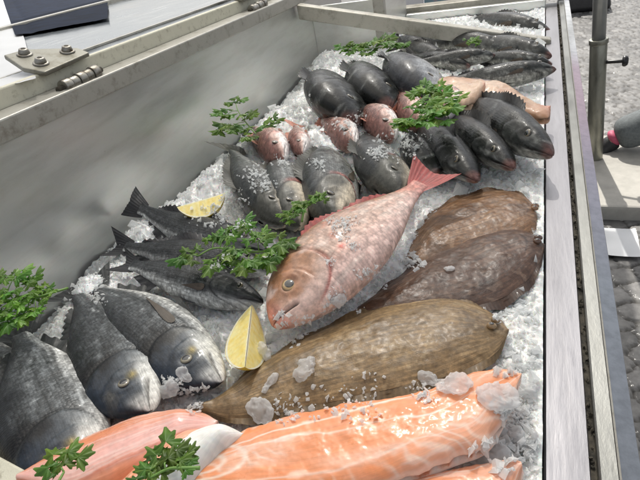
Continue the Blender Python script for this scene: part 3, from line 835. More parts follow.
SPRINKLES = [
 (342, 226, 13, 200, .115, .0032), (330, 262, 5, 40, .12, .003), (352, 246, 8, 60, .1, .003),
 (300, 108, 12, 90, .06, .006), (318, 164, 8, 50, .07, .005), (378, 152, 12, 90, .06, .006), (285, 162, 9, 60, .05, .006),
 (405, 145, 18, 200, .055, .006), (350, 125, 14, 120, .06, .006), (255, 175, 14, 90, .05, .006), (265, 185, 10, 60, .05, .005),
 (235, 205, 10, 80, .025, .006), (100, 300, 6, 30, .05, .005), (225, 265, 10, 30, .04, .004), (92, 290, 8, 40, .05, .006),
 (192, 398, 14, 260, .018, .005), (172, 384, 8, 60, .02, .005), (340, 304, 16, 160, .022, .005), (375, 276, 14, 140, .025, .005),
 (408, 262, 12, 90, .03, .007), (298, 328, 18, 150, .018, .007), (225, 215, 24, 200, .03, .006), (425, 392, 14, 40, .045, .006),
 (350, 402, 30, 90, .035, .005), (290, 412, 18, 60, .03, .005), (512, 412, 16, 200, .055, .006), (526, 420, 12, 160, .04, .006),
 (522, 360, 20, 180, .02, .009), (500, 452, 20, 120, .045, .009), (530, 445, 16, 120, .03, .009), (520, 318, 16, 150, .02, .008)]

def ice_chunk(label, px, py, z, size, flat=.35, seed=0, squash=.6, mat=None):
    """one irregular lump of clear ice with broken faces"""
    import bmesh
    r = np.random.RandomState(seed)
    bm = bmesh.new()
    for i in range(34):
        d = r.randn(3); d /= np.linalg.norm(d); d *= (.78 + .3 * r.rand())
        bm.verts.new((d[0] * size * .5, d[1] * size * .5 * squash, d[2] * size * .5 * flat))
    bmesh.ops.convex_hull(bm, input=bm.verts[:])
    loose = [v for v in bm.verts if not v.link_faces]
    bmesh.ops.delete(bm, geom=loose, context='VERTS')
    bmesh.ops.recalc_face_normals(bm, faces=bm.faces[:])
    me = bpy.data.meshes.new('ice_chunk'); bm.to_mesh(me); bm.free()
    me.materials.append(mat or M_CHUNK)
    o = bpy.data.objects.new('ice_chunk', me); COL.objects.link(o)
    p, nr_ = HIT(px, py)
    o.location = p + nr_ * size * .5 * flat * .55
    o.rotation_euler = (Vector(nr_).to_track_quat('Z', 'Y').to_matrix() @ Matrix.Rotation(r.uniform(0, 6), 3, 'Z')).to_euler()
    md = o.modifiers.new('s', 'SUBSURF'); md.levels = md.render_levels = 3
    tx = bpy.data.textures.new('broken_ice', 'CLOUDS'); tx.noise_scale = .007 + size * .14; tx.noise_depth = 3
    dm = o.modifiers.new('d', 'DISPLACE'); dm.texture = tx; dm.texture_coords = 'GLOBAL'; dm.strength = size * .42; dm.mid_level = .5
    for p_ in me.polygons: p_.use_smooth = True
    return tag(o, label, 'ice chunk', 'larger lumps of ice')

# ------------------------------------------------------------------ parsley
def leaflet(size, r):
    """flat parsley leaflet: three lobes with teeth, ribs pressed in; local +x is the tip"""
    na, nr = 44, 6; V = []; C = []
    for i in range(na):
        a = -math.pi * .80 + 1.6 * math.pi * i / (na - 1)
        lob = .36 + .64 * abs(math.cos(a * 1.5)) ** .9 * (1.0 if abs(a) < 1.0 else .82)
        tooth = 1 + .20 * math.cos(a * 13 + r.uniform(-.5, .5))
        R = size * lob * tooth * (1 - .35 * ss(1.9, 2.6, abs(a)))
        for j in range(nr):
            q = (j + .15) / (nr - .85)
            rib = abs(math.cos(a * 1.5)) ** 12
            V.append((R * q * math.cos(a) + .25 * size, R * q * math.sin(a), size * (-.30 * q * q + .12 * rib * q + .07 * math.sin(a * 5 + 1) * q)))
            C.append(mix((.075, .19, .022), (.19, .36, .06), np.array(.35 * rib + .25 * q + .15 * r.rand())))
    return np.array(V), grid_faces(na, nr), np.array(C)

def rot3(ax, ay, az):
    cx, sx, cy, sy, cz, sz = math.cos(ax), math.sin(ax), math.cos(ay), math.sin(ay), math.cos(az), math.sin(az)
    Rx = np.array([[1,0,0],[0,cx,-sx],[0,sx,cx]]); Ry = np.array([[cy,0,sy],[0,1,0],[-sy,0,cy]]); Rz = np.array([[cz,-sz,0],[sz,cz,0],[0,0,1]])
    return Rz @ Ry @ Rx

def parsley(label, stem_px, z, leaves, size, seed=0, bright=1.0, stand=.6):
    """stem_px: polyline of (px, py, z offset); leaves: (px, py, dz, scale)"""
    r = np.random.RandomState(seed)
    root_p = at(*stem_px[0][:2], z)
    root = empty('parsley_sprig', label, 'parsley', 'sprigs of parsley garnishing the fish', Matrix.Translation(Vector(root_p)))
    sp = resamp([tuple(at(p[0], p[1], z + p[2])) for p in stem_px], 26)
    V, F = path_tube(sp - root_p, np.linspace(.0019, .0011, 26), 7)
    V = list(V)
    LV = []; LF = []; LC = []; n = 0
    for (u, v, dz, sc) in leaves:
        c = at(u, v, z + dz)
        k = np.argmin(np.linalg.norm(sp - c, axis=1) + .15 * np.linspace(1, 0, 26) * np.linalg.norm(sp[0] - sp[-1]))
        st = sp[k]
        mid_ = (st + c) / 2 + np.array([0, 0, .004])
        V2, F2 = path_tube(resamp([st, mid_, c], 8) - root_p, np.linspace(.0010, .0007, 8), 5)
        F += [[i + len(V) for i in f] for f in F2]; V += list(V2)
        d = c - st; az = math.atan2(d[1], d[0]) if np.linalg.norm(d[:2]) > 1e-4 else r.uniform(0, 6)
        fw = np.array([math.cos(az), math.sin(az), 0]); sdv = np.array([-fw[1], fw[0], 0])
        for j, (da, fo, so_) in enumerate(((0, .75, 0), (.8, .35, .35), (-.8, .35, -.35), (1.2, -.25, .55), (-1.2, -.25, -.55), (.3, .15, .1), (-.5, -.1, -.1))):
            s_ = size * sc * (.66, .58, .58, .52, .52, .5, .45)[j] * r.uniform(.85, 1.15)
            oc = (fw * fo + sdv * so_) * size * sc * .8 + np.array([0, 0, r.uniform(-.1, .35) * size * sc * (stand + .2)])
            lv, lf, lc = leaflet(s_, r)
            R = rot3(r.uniform(-.55, .55) * stand, -.35 * stand + r.uniform(-.5, .5) * stand, az + da + r.uniform(-.25, .25))
            LV.append(lv @ R.T + c + oc - root_p); LF.append(lf + n); LC.append(lc * bright * r.uniform(.6, 1.2) * np.array([r.uniform(.8, 1.35), 1, r.uniform(.7, 1.2)])); n += len(lv)
    mesh_obj('stem', V, F, M_STEM, root)
    mesh_obj('leaves', np.vstack(LV), np.vstack(LF), M_LEAF, root, np.vstack(LC))
    return root

# ------------------------------------------------------------------ lemon
def lemon(label, name, a_px, b_px, z, rad, half=.5, rot=0., seed=0):
    """wedge cut lengthwise: long axis from a to b; rot turns it about that axis"""
    A = at(*a_px, z); B = at(*b_px, z); L = np.linalg.norm(B - A); X = (B - A) / L
    Z = np.array([0, 0, 1.]) - X * X[2]; Z /= np.linalg.norm(Z); Y = np.cross(Z, X)
    c, s_ = math.cos(rot), math.sin(rot); Y2 = c * Y + s_ * Z; Z2 = -s_ * Y + c * Z
    mw = Matrix(((X[0], Y2[0], Z2[0], A[0]), (X[1], Y2[1], Z2[1], A[1]), (X[2], Y2[2], Z2[2], A[2]), (0, 0, 0, 1)))
    root = empty(name, label, 'lemon', 'lemon wedges', mw)
    nu = 60
    u = np.linspace(0, 1, nu)
    R = rad * np.sin(np.pi * np.clip(u, .0, 1)) ** .62 * (1 - .12 * np.exp(-((u - .97) / .04) ** 2))
    nz_ = 26
    ang = np.linspace(-half, half, nz_)
    U, Aa = np.meshgrid(u, ang, indexing='ij'); RR = np.repeat(R[:, None], nz_, 1) * (1 + .012 * fbm(U * 50, Aa * 14, 0, 3, seed))
    V = np.stack([U * L, RR * np.sin(Aa), -RR * np.cos(Aa)], -1).reshape(-1, 3)
    cy = np.tile(np.array([[.80, .58, .06]]), (len(V), 1)) * (1 + .08 * fbm(U * 12, Aa * 4, 0, 3, seed).reshape(-1, 1))
    mesh_obj('rind', V, grid_faces(nu, nz_), M_VC, root, cy)
    for sd in (-1, 1):
        nr = 30; q = np.linspace(0, 1, nr)
        U, Q = np.meshgrid(u, q, indexing='ij'); RR = np.repeat(R[:, None], nr, 1)
        rad_ = RR * Q
        V = np.stack([U * L, rad_ * math.sin(sd * half), -rad_ * math.cos(half)], -1).reshape(-1, 3)
        V[:, 1] += sd * .0003
        n = fbm(U * 40, Q * 6, sd, 3, seed); mem = np.exp(-((abs((U * 1.0 - .5) * 2)) / .05) ** 2) * 0
        ves = .5 + .5 * vnoise(U * 34 + 3 * Q, Q * 4, 2 + sd, seed)
        pulp = mix((.88, .68, .16), (.94, .84, .40), ves)
        endw = ss(.86, .95, Q + .18 * (abs(U - .5) * 2) ** 6)
        cc = mix(pulp, (.88, .86, .74), endw); cc = mix(cc, (.82, .62, .08), ss(.965, .995, Q))
        cc = mix(cc, (.9, .88, .75), .8 * ss(.08, .02, Q))
        mesh_obj('flesh', V, grid_faces(nu, nr), M_VC, root, cc.reshape(-1, 3))
    return root

# ================================================================== the case
WX = -.80
def wtop(y): return .262 - .048 * (y - .525)

case = empty('fish_display_case', 'open stainless steel display case holding the ice and all the fish', 'display case', None, Matrix.Identity(4))
def strip(name, prof_pts, y0, y1, mat, parent, ny=60, cols=None, smooth=False):
    """a rolled metal profile (x, z) drawn out along the case"""
    ys = np.linspace(y0, y1, ny); P_ = np.array(prof_pts)
    V = []
    for yv in ys:
        for (x, zf) in P_:
            z = zf(yv) if callable(zf) else zf
            V.append((x, yv, z))
    return mesh_obj(name, V, grid_faces(ny, len(P_)), mat, parent, cols, smooth)

# left wall, slightly buckled sheet
ys = np.linspace(-.15, 2.3, 120); zs = np.linspace(0, 1, 24)
Yg, Tg = np.meshgrid(ys, zs, indexing='ij')
Zg = -.16 + (wtop(Yg) + .16) * Tg
Xg = WX + .0035 * fbm(Yg * 3, Zg * 4, 0, 3, 21)
mesh_obj('side_wall', np.stack([Xg, Yg, Zg], -1).reshape(-1, 3), grid_faces(120, 24), M_WALL, case)
mb = MB(); mb.box(-.803, .121, -.15, 2.3, -.17, -.161).build('bottom_panel', M_LEDGE, case)
MB().hexa([(-.86,-.15,-.3),(-.808,-.15,-.3),(-.808,2.3,-.3),(-.86,2.3,-.3),(-.86,-.15,wtop(-.15)),(-.808,-.15,wtop(-.15)),(-.808,2.3,wtop(2.3)),(-.86,2.3,wtop(2.3))]).build('outer_panel', M_LEDGE, case)
# top flange of the left wall
mb = MB(); a, b = -.15, 2.34
mb.hexa([(-.835,a,wtop(a)-.001),(-.790,a,wtop(a)-.001),(-.790,b,wtop(b)-.001),(-.835,b,wtop(b)-.001),
         (-.835,a,wtop(a)+.040),(-.790,a,wtop(a)+.036),(-.790,b,wtop(b)+.036),(-.835,b,wtop(b)+.040)])
mb.build('top_flange', M_FRAME, case, .003)
# end panels
mb = MB(); mb.box(-.799, -.53, 1.93, 1.945, -.1, .165).build('end_panel', M_WALL, case)
mb = MB(); mb.box(-.53, -.515, 1.925, 2.3, -.1, .17).build('divider_panel', M_WALL, case)
mb = MB(); mb.box(-.545, -.505, 1.895, 1.924, -.1, .175).build('corner_post', M_FRAME, case, .002)
mb = MB(); mb.box(-.514, .034, 2.27, 2.30, -.16, .03).build('end_wall', M_WALL, case, .003)
mb = MB(); mb.box(-.79, .10, 2.305, 2.37, .02, .05).build('end_ledge', M_BAR, case, .003)
# sloping cross bar
pL, pR = (-.79, 1.80, .205), (.05, 1.80, .012)
d = .05
mb = MB(); mb.hexa([(pL[0],1.78,pL[2]-d),(pR[0],1.78,pR[2]-d),(pR[0],1.815,pR[2]-d),(pL[0],1.815,pL[2]-d),(pL[0],1.78,pL[2]),(pR[0],1.78,pR[2]),(pR[0],1.815,pR[2]),(pL[0],1.815,pL[2])])
mb.build('cross_bar', M_BAR, case, .004)
# near end
mb = MB(); mb.hexa([(-.79,-.10,.20),(.034,-.10,-.02),(.034,.088,-.02),(-.79,.088,.03),(-.79,-.10,.21),(.034,-.10,.004),(.034,.10,.004),(-.79,.155,.055)])
mb.build('front_flange', M_FRAME, case, .004)
q0, q1 = at(-30, 440, .06), at(52, 484, .06)
mb = MB(); e_ = np.array([-.1, -.12])
mb.hexa([(q0[0]+e_[0], q0[1]+e_[1], .0), (q1[0]+e_[0], q1[1]+e_[1], .0), (q1[0], q1[1], .0), (q0[0], q0[1], .0), (q0[0]+e_[0], q0[1]+e_[1], .062), (q1[0]+e_[0], q1[1]+e_[1], .062), (q1[0], q1[1], .06), (q0[0], q0[1], .06)])
mb.build('corner_gusset', M_SEAL, case, .003)
# right rim
strip('ledge', [(.034, -.16), (.034, -.004), (.036, .0), (.0745, .0), (.076, -.003), (.076, -.03)], -.15, 2.34, M_LEDGE, case)
mb = MB(); mb.box(.0762, .0818, -.15, 2.34, -.02, -.0045).build('seam', M_GRIME, case)
def crumbs():
    n = 900; y = -.1 + 2.4 * rs.rand(n); x = .079 + .0022 * rs.randn(n) ; s_ = .0012 + .0035 * rs.rand(n) ** 3
    V, F = shards(np.stack([x, y, np.full(n, -.003) + s_ * .2], -1), s_)
    o = mesh_obj('seam_dirt', V, F, M_GRIME, case, None, False); o['kind'] = 'stuff'
crumbs()
strip('outer_flange', [(.082, -.03), (.082, .004), (.0835, .006), (.098, .006), (.0995, .004)], -.15, 2.34, M_FLANGE, case)
mfilm, nt, bs = newmat('protective_film')
tc = N(nt, 'ShaderNodeTexCoord'); sx = N(nt, 'ShaderNodeSeparateXYZ'); nt.links.new(tc.outputs['Object'], sx.inputs[0])
mrr = N(nt, 'ShaderNodeMapRange'); mrr.inputs['From Max'].default_value = 2.3; nt.links.new(sx.outputs['Y'], mrr.inputs['Value'])
rp = ramp(nt, [(0, (.17, .18, .20)), (.26, (.19, .21, .24)), (.40, (.21, .20, .25)), (.56, (.30, .20, .25)), (.66, (.30, .21, .26)), (.72, (.5, .5, .52)), (.76, (.7, .71, .72)), (1, (.7, .7, .7))])
nt.links.new(mrr.outputs['Result'], rp.inputs['Fac'])
nf = noise_tex(nt, 60, 5, .7); rf = ramp(nt, [(.35, (.72, .72, .72)), (.6, (1.05, 1.05, 1.05))]); nt.links.new(nf.outputs['Fac'], rf.inputs['Fac'])
mx = N(nt, 'ShaderNodeMix', data_type='RGBA', blend_type='MULTIPLY'); mx.inputs['Factor'].default_value = .8
nt.links.new(rp.outputs['Color'], mx.inputs[6]); nt.links.new(rf.outputs['Color'], mx.inputs[7]); nt.links.new(mx.outputs[2], bs.inputs['Base Color'])
bs.inputs['Metallic'].default_value = .35; bs.inputs['Roughness'].default_value = .25
strip('film_strip', [(.1003, .0075), (.118, .004), (.119, .0015)], -.15, 2.34, mfilm, case)
strip('rim_edge', [(.0985, .0075), (.1001, .0092), (.1003, .0075)], -.15, 2.34, M_FRAME, case)
mb = MB(); mb.box(.105, .119, -.15, 2.34, -.32, .0012).build('outer_side', M_LEDGE, case)
for (x, y) in ((-.8, -.1), (.06, -.1), (-.8, 2.25), (.06, 2.25)):
    mb = MB(); mb.box(x - .02, x + .02, y - .02, y + .02, GZ, -.3).build('leg', M_FRAME, case, .003)
# lid, hinged at the left wall and folded right back
lid_z = lambda y: wtop(y) + .046
lid = empty('lid', None, None, None, Matrix.Identity(4)); del lid
def slant(x0, x1, y0, y1, za, zb, s=0.0):
    """box following the slope of the wall top; za, zb above wtop; s: rise per metre to the left"""
    return [(x0,y0,wtop(y0)+za+s*(WX-x0)),(x1,y0,wtop(y0)+za+s*(WX-x1)),(x1,y1,wtop(y1)+za+s*(WX-x1)),(x0,y1,wtop(y1)+za+s*(WX-x0)),
            (x0,y0,wtop(y0)+zb+s*(WX-x0)),(x1,y0,wtop(y0)+zb+s*(WX-x1)),(x1,y1,wtop(y1)+zb+s*(WX-x1)),(x0,y1,wtop(y1)+zb+s*(WX-x0))]
M_PANE, nt, bs = newmat('lid_acrylic')
bs.inputs['Base Color'].default_value = (.50, .53, .56, 1); bs.inputs['Roughness'].default_value = .12
tc = N(nt, 'ShaderNodeTexCoord')
n1 = noise_tex(nt, 5, 6, .6); n2 = N(nt, 'ShaderNodeMapping'); n2.inputs['Scale'].default_value = (30, 1.3, 1); n2.inputs['Rotation'].default_value = (0, 0, .25)
nt.links.new(tc.outputs['Object'], n2.inputs['Vector']); n3 = noise_tex(nt, 3, 4, .6, n2.outputs['Vector'])
r1 = ramp(nt, [(.3, (.10, .12, .14)), (.5, (.17, .19, .21)), (.7, (.27, .29, .30))]); nt.links.new(n1.outputs['Fac'], r1.inputs['Fac'])
r3 = ramp(nt, [(.58, (0, 0, 0)), (.68, (1, 1, 1))]); nt.links.new(n3.outputs['Fac'], r3.inputs['Fac'])
mx = N(nt, 'ShaderNodeMix', data_type='RGBA'); nt.links.new(r3.outputs['Color'], mx.inputs['Factor']); nt.links.new(r1.outputs['Color'], mx.inputs[6]); mx.inputs[7].default_value = (.42, .44, .44, 1)
nt.links.new(mx.outputs[2], bs.inputs['Base Color'])
rr = ramp(nt, [(.3, (.08, .08, .08)), (.7, (.32, .32, .32))]); nt.links.new(n1.outputs['Fac'], rr.inputs['Fac']); nt.links.new(rr.outputs['Color'], bs.inputs['Roughness'])
bs.inputs['Coat Weight'].default_value = .15; bs.inputs['Coat Roughness'].default_value = .1; bs.inputs['Specular IOR Level'].default_value = .3
LS = .02
lid = MB().hexa(slant(-1.75, -.853, -.4, 2.3, .052, .064, LS)).build('lid', M_PANE, case, .001)
MB().hexa(slant(-.852, -.838, -.4, 2.3, .036, .0705, LS)).build('lid_frame', M_SEAL, lid, .003)
MB().hexa(slant(-.93, -.922, -.4, 2.3, .0645, .070, LS)).build('lid_rib', M_FRAME, lid, .001)
MB().hexa(slant(-1.78, -1.752, -.4, 2.3, .04, .08, LS)).build('lid_frame', M_FRAME, lid, .003)

# hinges
def hinge(y):
    h = empty('hinge', None, None, None, Matrix.Translation(Vector((-.836, y, wtop(y) + .044))) @ Matrix.Rotation(math.radians(16), 4, 'Y') @ Matrix.Scale(1.3, 4))
    h.parent = case; h['label'] = 'steel hinge with a bolted plate on the lid edge'
    pts = [(-.085, -.028), (-.078, .006), (-.022, .052), (.004, .046), (.004, -.046), (-.03, -.05)]
    V = [(p[0], p[1], .0205) for p in pts] + [(p[0], p[1], .0275) for p in pts]; n = len(pts)
    F = [list(range(n)), [n + k for k in range(n)][::-1]] + [[k, n + k, n + (k + 1) % n, (k + 1) % n] for k in range(n)]
    pl = mesh_obj('hinge_plate', V, F, M_PLATE, h, smooth=False); md = pl.modifiers.new('b', 'BEVEL'); md.width = .0018; md.segments = 2
    for (bx, by) in ((-.062, -.012), (-.022, .030), (-.020, -.026)):
        m = MB().tube((bx, by, .0275), (bx, by, .0300), .0115, .0105, 24)
        m.tube((bx, by, .030), (bx, by, .0365), .0085, .0062, 24)
        bo = m.build('bolt', M_HINGE, h, .0008, True)
        MB().tube((bx, by, .0362), (bx, by, .0369), .0034, .0034, 6).build('bolt_socket', M_GRIME, bo)
    for k in range(5):
        y0 = -.036 + k * .0148
        MB().tube((.020, y0, .004), (.020, y0 + .0136, .004), .0105 if k % 2 == 0 else .0092, None, 24).build('knuckle', M_HINGE, h, .001, True)
    MB().tube((.020, -.046, .004), (.020, .046, .004), .0045, None, 16).build('hinge_pin', M_GRIME, h, 0, True)
    MB().box(.0205, .0245, -.034, .036, -.030, .004).build('hinge_leaf', M_PLATE, h, .001)
    MB().box(.001, .022, -.036, .038, -.014, -.006).build('hinge_leaf', M_GRIME, h, .001)
def atx(u, v, x):
    r = M3 @ np.array([u - 320.0, 240.0 - v, -FPX]); t = x / r[0]
    return t * r[1], H + t * r[2]
hinge(atx(82, 94, -.822)[0]); hinge(atx(256, 14, -.822)[0])

# navy cloth, and a white sheet in place of a sunlit one under the lid
M_NAVY = simple('navy_plastic', (.006, .011, .026), .35, nsc=14, var=.5, bump=.4)
M_WHITE = simple('white_sheet', (.6, .61, .62), .35, nsc=6, var=.06, bump=.2)
def lid_sheet(name, label, cat, px_pts, mat, dz, nu=40, nv=16):
    # a four cornered sheet lying on the lid
    zc = wtop(.6) + .066
    P4 = [at(p[0], p[1], zc)[:2] for p in px_pts]
    u, v = np.meshgrid(np.linspace(0, 1, nu), np.linspace(0, 1, nv), indexing='ij')
    X = (P4[0][0]*(1-u)*(1-v) + P4[1][0]*u*(1-v) + P4[2][0]*u*v + P4[3][0]*(1-u)*v)
    Y_ = (P4[0][1]*(1-u)*(1-v) + P4[1][1]*u*(1-v) + P4[2][1]*u*v + P4[3][1]*(1-u)*v)
    X = X + .006 * fbm(u * 9, v * 9, 0, 3, 3); Y_ = Y_ + .008 * fbm(u * 9, v * 9, 3, 3, 5)
    Z = wtop(Y_) + .065 + LS * (WX - X) + dz + .003 * (1 + fbm(u * 6, v * 6, 0, 3, 8))
    o = mesh_obj(name, np.stack([X, Y_, Z], -1).reshape(-1, 3), grid_faces(nu, nv), mat)
    return tag(o, label, cat)
M_NAVY.node_tree.nodes['Principled BSDF'].inputs['Roughness'].default_value = .7; M_NAVY.node_tree.nodes['Principled BSDF'].inputs['Specular IOR Level'].default_value = .05
lid_sheet('plastic_sheet', 'dark navy plastic sheet lying on the folded lid above the hinge', 'plastic sheet', [(13, 33), (104, 12), (104, -30), (-8, -30)], M_NAVY, .005)
lid_sheet('lid_white_sheet', 'white sheet on the folded lid, in place of a sunlit one seen through it', 'board', [(-80, 110), (34, 80), (8, -14), (-90, 0)], M_WHITE, .001)

# ================================================================== the fish
G_BREAM = 'gilthead breams heaped in the near left corner'
make_fish('fish', 'grey sea bream at the near left edge, mostly hidden under its neighbour', 'fish', G_BREAM, (20, 452), (-25, 318), .012, 'bream', 'bream', (-1, .6), 5, nu=110, nv=56)
make_fish('fish', 'large grey sea bream, its head partly under the pink salmon fillet', 'fish', G_BREAM, (92, 486), (18, 318), .035, 'bream', 'bream', (-1, .45), 8, bend=.05, depth=1.02, pect=False)
make_fish('fish', 'grey sea bream with a wide open eye just above the salmon, white snout', 'fish', G_BREAM, (152, 412), (80, 281), .035, 'bream', 'bream', (-1, .75), 6, bend=.10, depth=1.0, ztail=.02, pect=False)
make_fish('fish', 'grey sea bream with its head against the standing lemon wedge', 'fish', G_BREAM, (222, 381), (86, 276), .032, 'bream', 'bream', (-.8, 1), 4, bend=.04, depth=.90, ztail=.02)
G_SLIM = 'slim dark fish with tails towards the steel wall'
make_fish('fish', 'slim dark fish lowest of three, its head touching the lemon', 'fish', G_SLIM, (262, 302), (112, 262), .034, 'slim', 'bass', (0, -1), 20, bend=.05, depth=.98)
make_fish('fish', 'slim dark fish lying in the middle of three, under the parsley', 'fish', G_SLIM, (272, 270), (104, 244), .028, 'slim', 'slim', (0, -1), 25, bend=.03, depth=1.05)
make_fish('fish', 'slim dark fish with a forked tail raised against the steel wall', 'fish', G_SLIM, (268, 254), (120, 214), .030, 'slim', 'slim', (.1, -1), 30, bend=.17, depth=1.15)
make_fish('red_fish', 'large pink red fish with a red tail lying across the middle of the ice', 'fish', None, (273, 325), (441, 166), .050, 'red', 'bream', (-1, -1), 14,
          ztail=.092, bend=.04, depth=1.0, thick=1.2, eye_col=(.50, .34, .16), nu=260, nv=120, mat=M_RED, seed=11, pect=False, belly_fins=False)
G_BASS = 'grey fish heads poking out of the ice in a row'
def bass(label, h, t, z=.05, zt=.015, style='bass', dors=(-1, .2), roll=25, **k):
    make_fish('fish', label, 'fish', G_BASS, h, t, z, style, 'bass', dors, roll, ztail=zt, nu=100, nv=52, **k)
bass('short grey fish with its tail standing up, leftmost of the row behind the lemon', (284, 226), (228, 146), .045, .045, 'grey', (-1, .5), 35, depth=1.05, thick=1.3)
bass('grey fish head with red gills, second in the row behind the red fish', (300, 224), (262, 118), .055, .0, dors=(-1, .1), depth=1.05, thick=1.25, hidden_tail=True, Lm=.44, pitch=6)
bass('broad grey fish with a pale belly, its gills open, touching the small parsley', (336, 224), (322, 108), .060, .0, dors=(-1, 0), roll=35, depth=1.2, thick=1.3, gape=.1, hidden_tail=True, Lm=.47, pitch=6)
bass('dark backed fish with red gills just above the middle of the red fish', (400, 198), (352, 112), .060, .0, dors=(-1, .3), roll=45, depth=1.2, thick=1.3, hidden_tail=True, Lm=.44, pitch=6)
bass('dark fish half hidden behind the red tail fin', (434, 176), (390, 112), .040, .0, 'dark', dors=(-.2, -1), roll=50, thick=1.3, hidden_tail=True, Lm=.36, pitch=8)
G_DARK = 'wet black fish side by side near the right rim'
def dark(label, h, t, z=.05, zt=.02, **k):
    k['depth'] = k.get('depth', 1.) * .84; k['thick'] = k.get('thick', 1.2) * .84
    make_fish('fish', label, 'fish', G_DARK, h, t, z, 'dark', 'bass', k.pop('dors', (.6, -1)), k.pop('roll', 55), ztail=zt, nu=100, nv=52, **k)
dark('smallest of the wet black fish, just beyond the red tail', (474, 180), (408, 112), thick=1.35, depth=.95)
dark('wet black fish lying between a smaller and a larger black fish', (512, 168), (436, 108), .052, .03, thick=1.35)
dark('largest wet black fish, its head against the right rim under the tan fillets', (553, 156), (446, 92), .060, .045, thick=1.3, depth=1.1)
G_PINK = 'small pinkish fish heads in the ice'
def pink(label, h, t, z=.055, zt=.0, style='pinkish', **k):
    make_fish('fish', label, 'fish', G_PINK, h, t, z, style, 'bass', k.pop('dors', (-1, -.1)), k.pop('roll', 15), ztail=zt, nu=90, nv=48, thick=1.45, Lm=k.pop('Lm', .36), pitch=k.pop('pitch', 5), **k)
pink('small pinkish fish head beside the middle parsley sprig by the wall', (284, 160), (240, 108), depth=.98, hidden_tail=True)
pink('smallest pinkish fish, its little tail sticking up from the ice', (303, 154), (292, 108), .05, .04, depth=1.0, Lm=.26)
pink('small pale pink fish head under the first big dark fish', (354, 148), (308, 98), .055, .0, depth=1.0, hidden_tail=True)
pink('reddish brown fish head, in front of the second big dark fish', (394, 138), (342, 84), .06, .0, depth=.98, hidden_tail=True)
pink('pink brown fish head touching the bright parsley bunch', (424, 126), (374, 76), .055, .0, depth=.98, hidden_tail=True)
pink('small pale fish with its mouth open to the right of the bright parsley', (446, 118), (462, 82), .06, .02, dors=(-1, 0), depth=1.0, hidden_tail=True)
G_BIG = 'big dark fish heads at the far left of the ice'
def big(label, h, t, style, **k):
    make_fish('fish', label, 'fish', G_BIG, h, t, .065, style, 'bream', k.pop('dors', (-1, -.2)), k.pop('roll', 40), ztail=.02, nu=110, nv=56, thick=1.25, Lm=k.pop('Lm', .58), pitch=k.pop('pitch', 3), **k)
big('big round dark fish nearest the steel wall', (352, 124), (312, 30), 'dark', depth=1.05, hidden_tail=True)
big('big dark fish with a pink cut along its belly', (390, 110), (336, 28), 'cut', depth=.85, hidden_tail=True)
big('bluish silver fish with pink gills beside the far parsley', (430, 102), (380, 28), 'silver', depth=.95, hidden_tail=True)
G_FAR = 'long dark fish piled under the cross bar'
def far_(label, h, t, z, **k):
    make_fish('fish', label, 'fish', G_FAR, h, t, z, 'dark', 'slim', (0, -1), k.pop('roll', 40), nu=80, nv=40, thick=1.5, **k)
far_('long dark fish at the very far end behind the cross bar', (552, 33), (448, 18), -.01)
far_('long dark fish lying close under the cross bar to the right', (552, 57), (445, 40), .015, depth=1.2)
far_('long dark fish under the left half of the cross bar', (512, 52), (400, 38), .01, depth=1.1)
far_('dark fish topmost of the far pile, lighter flank', (496, 56), (400, 64), .045, depth=1.15)
far_('dark fish lying over the ice between the pile and the parsley', (446, 60), (392, 44), .03, depth=1.3)
far_('thickest dark fish of the far pile, in front, next to the tan fillets', (556, 70), (426, 84), .04, depth=1.25, roll=30)

far_('dark fish squeezed between the topmost far fish and the cross bar', (540, 48), (470, 36), .0, depth=1.1)
far_('dark fish with its head under the topmost one of the far pile', (470, 66), (402, 54), .035, depth=1.1)
far_('dark fish lying behind the thickest one of the far pile', (552, 64), (462, 56), .035, depth=1.1)
far_('small dark fish at the left foot of the cross bar pile', (430, 54), (390, 36), .0, depth=1.2)

# flatfish
flatfish('brown flatfish farthest from the salmon, partly under the dark one',
         [(405,262),(408,244),(417,224),(434,205),(460,191),(491,184),(517,187),(533,199),(537,212)],
         [(405,262),(424,262),(450,256),(480,252),(505,248),(525,240),(536,228),(538,218),(537,212)], .018, .013, (.20, .105, .05), (.07, .035, .02), (.36, .24, .15), 31)
flatfish('dark chocolate brown flatfish in the middle of the three',
         [(350,312),(362,300),(386,281),(417,257),(447,239),(474,227),(502,222),(530,226),(545,243)],
         [(350,312),(380,318),(415,318),(450,314),(480,310),(509,301),(530,285),(541,266),(545,243)], .020, .014, (.085, .042, .024), (.03, .016, .012), (.20, .13, .09), 37)
flatfish('largest golden brown flatfish, stretched out just behind the salmon fillets',
         [(176,409),(205,399),(222,390),(240,372),(267,351),(311,327),(355,307),(399,293),(442,287),(482,300),(502,316),(509,328)],
         [(176,409),(205,409),(222,418),(245,422),(280,415),(311,409),(355,402),(399,392),(440,384),(478,370),(500,352),(509,328)], .026, .016, (.235, .155, .075), (.12, .075, .035), (.34, .25, .14), 41)

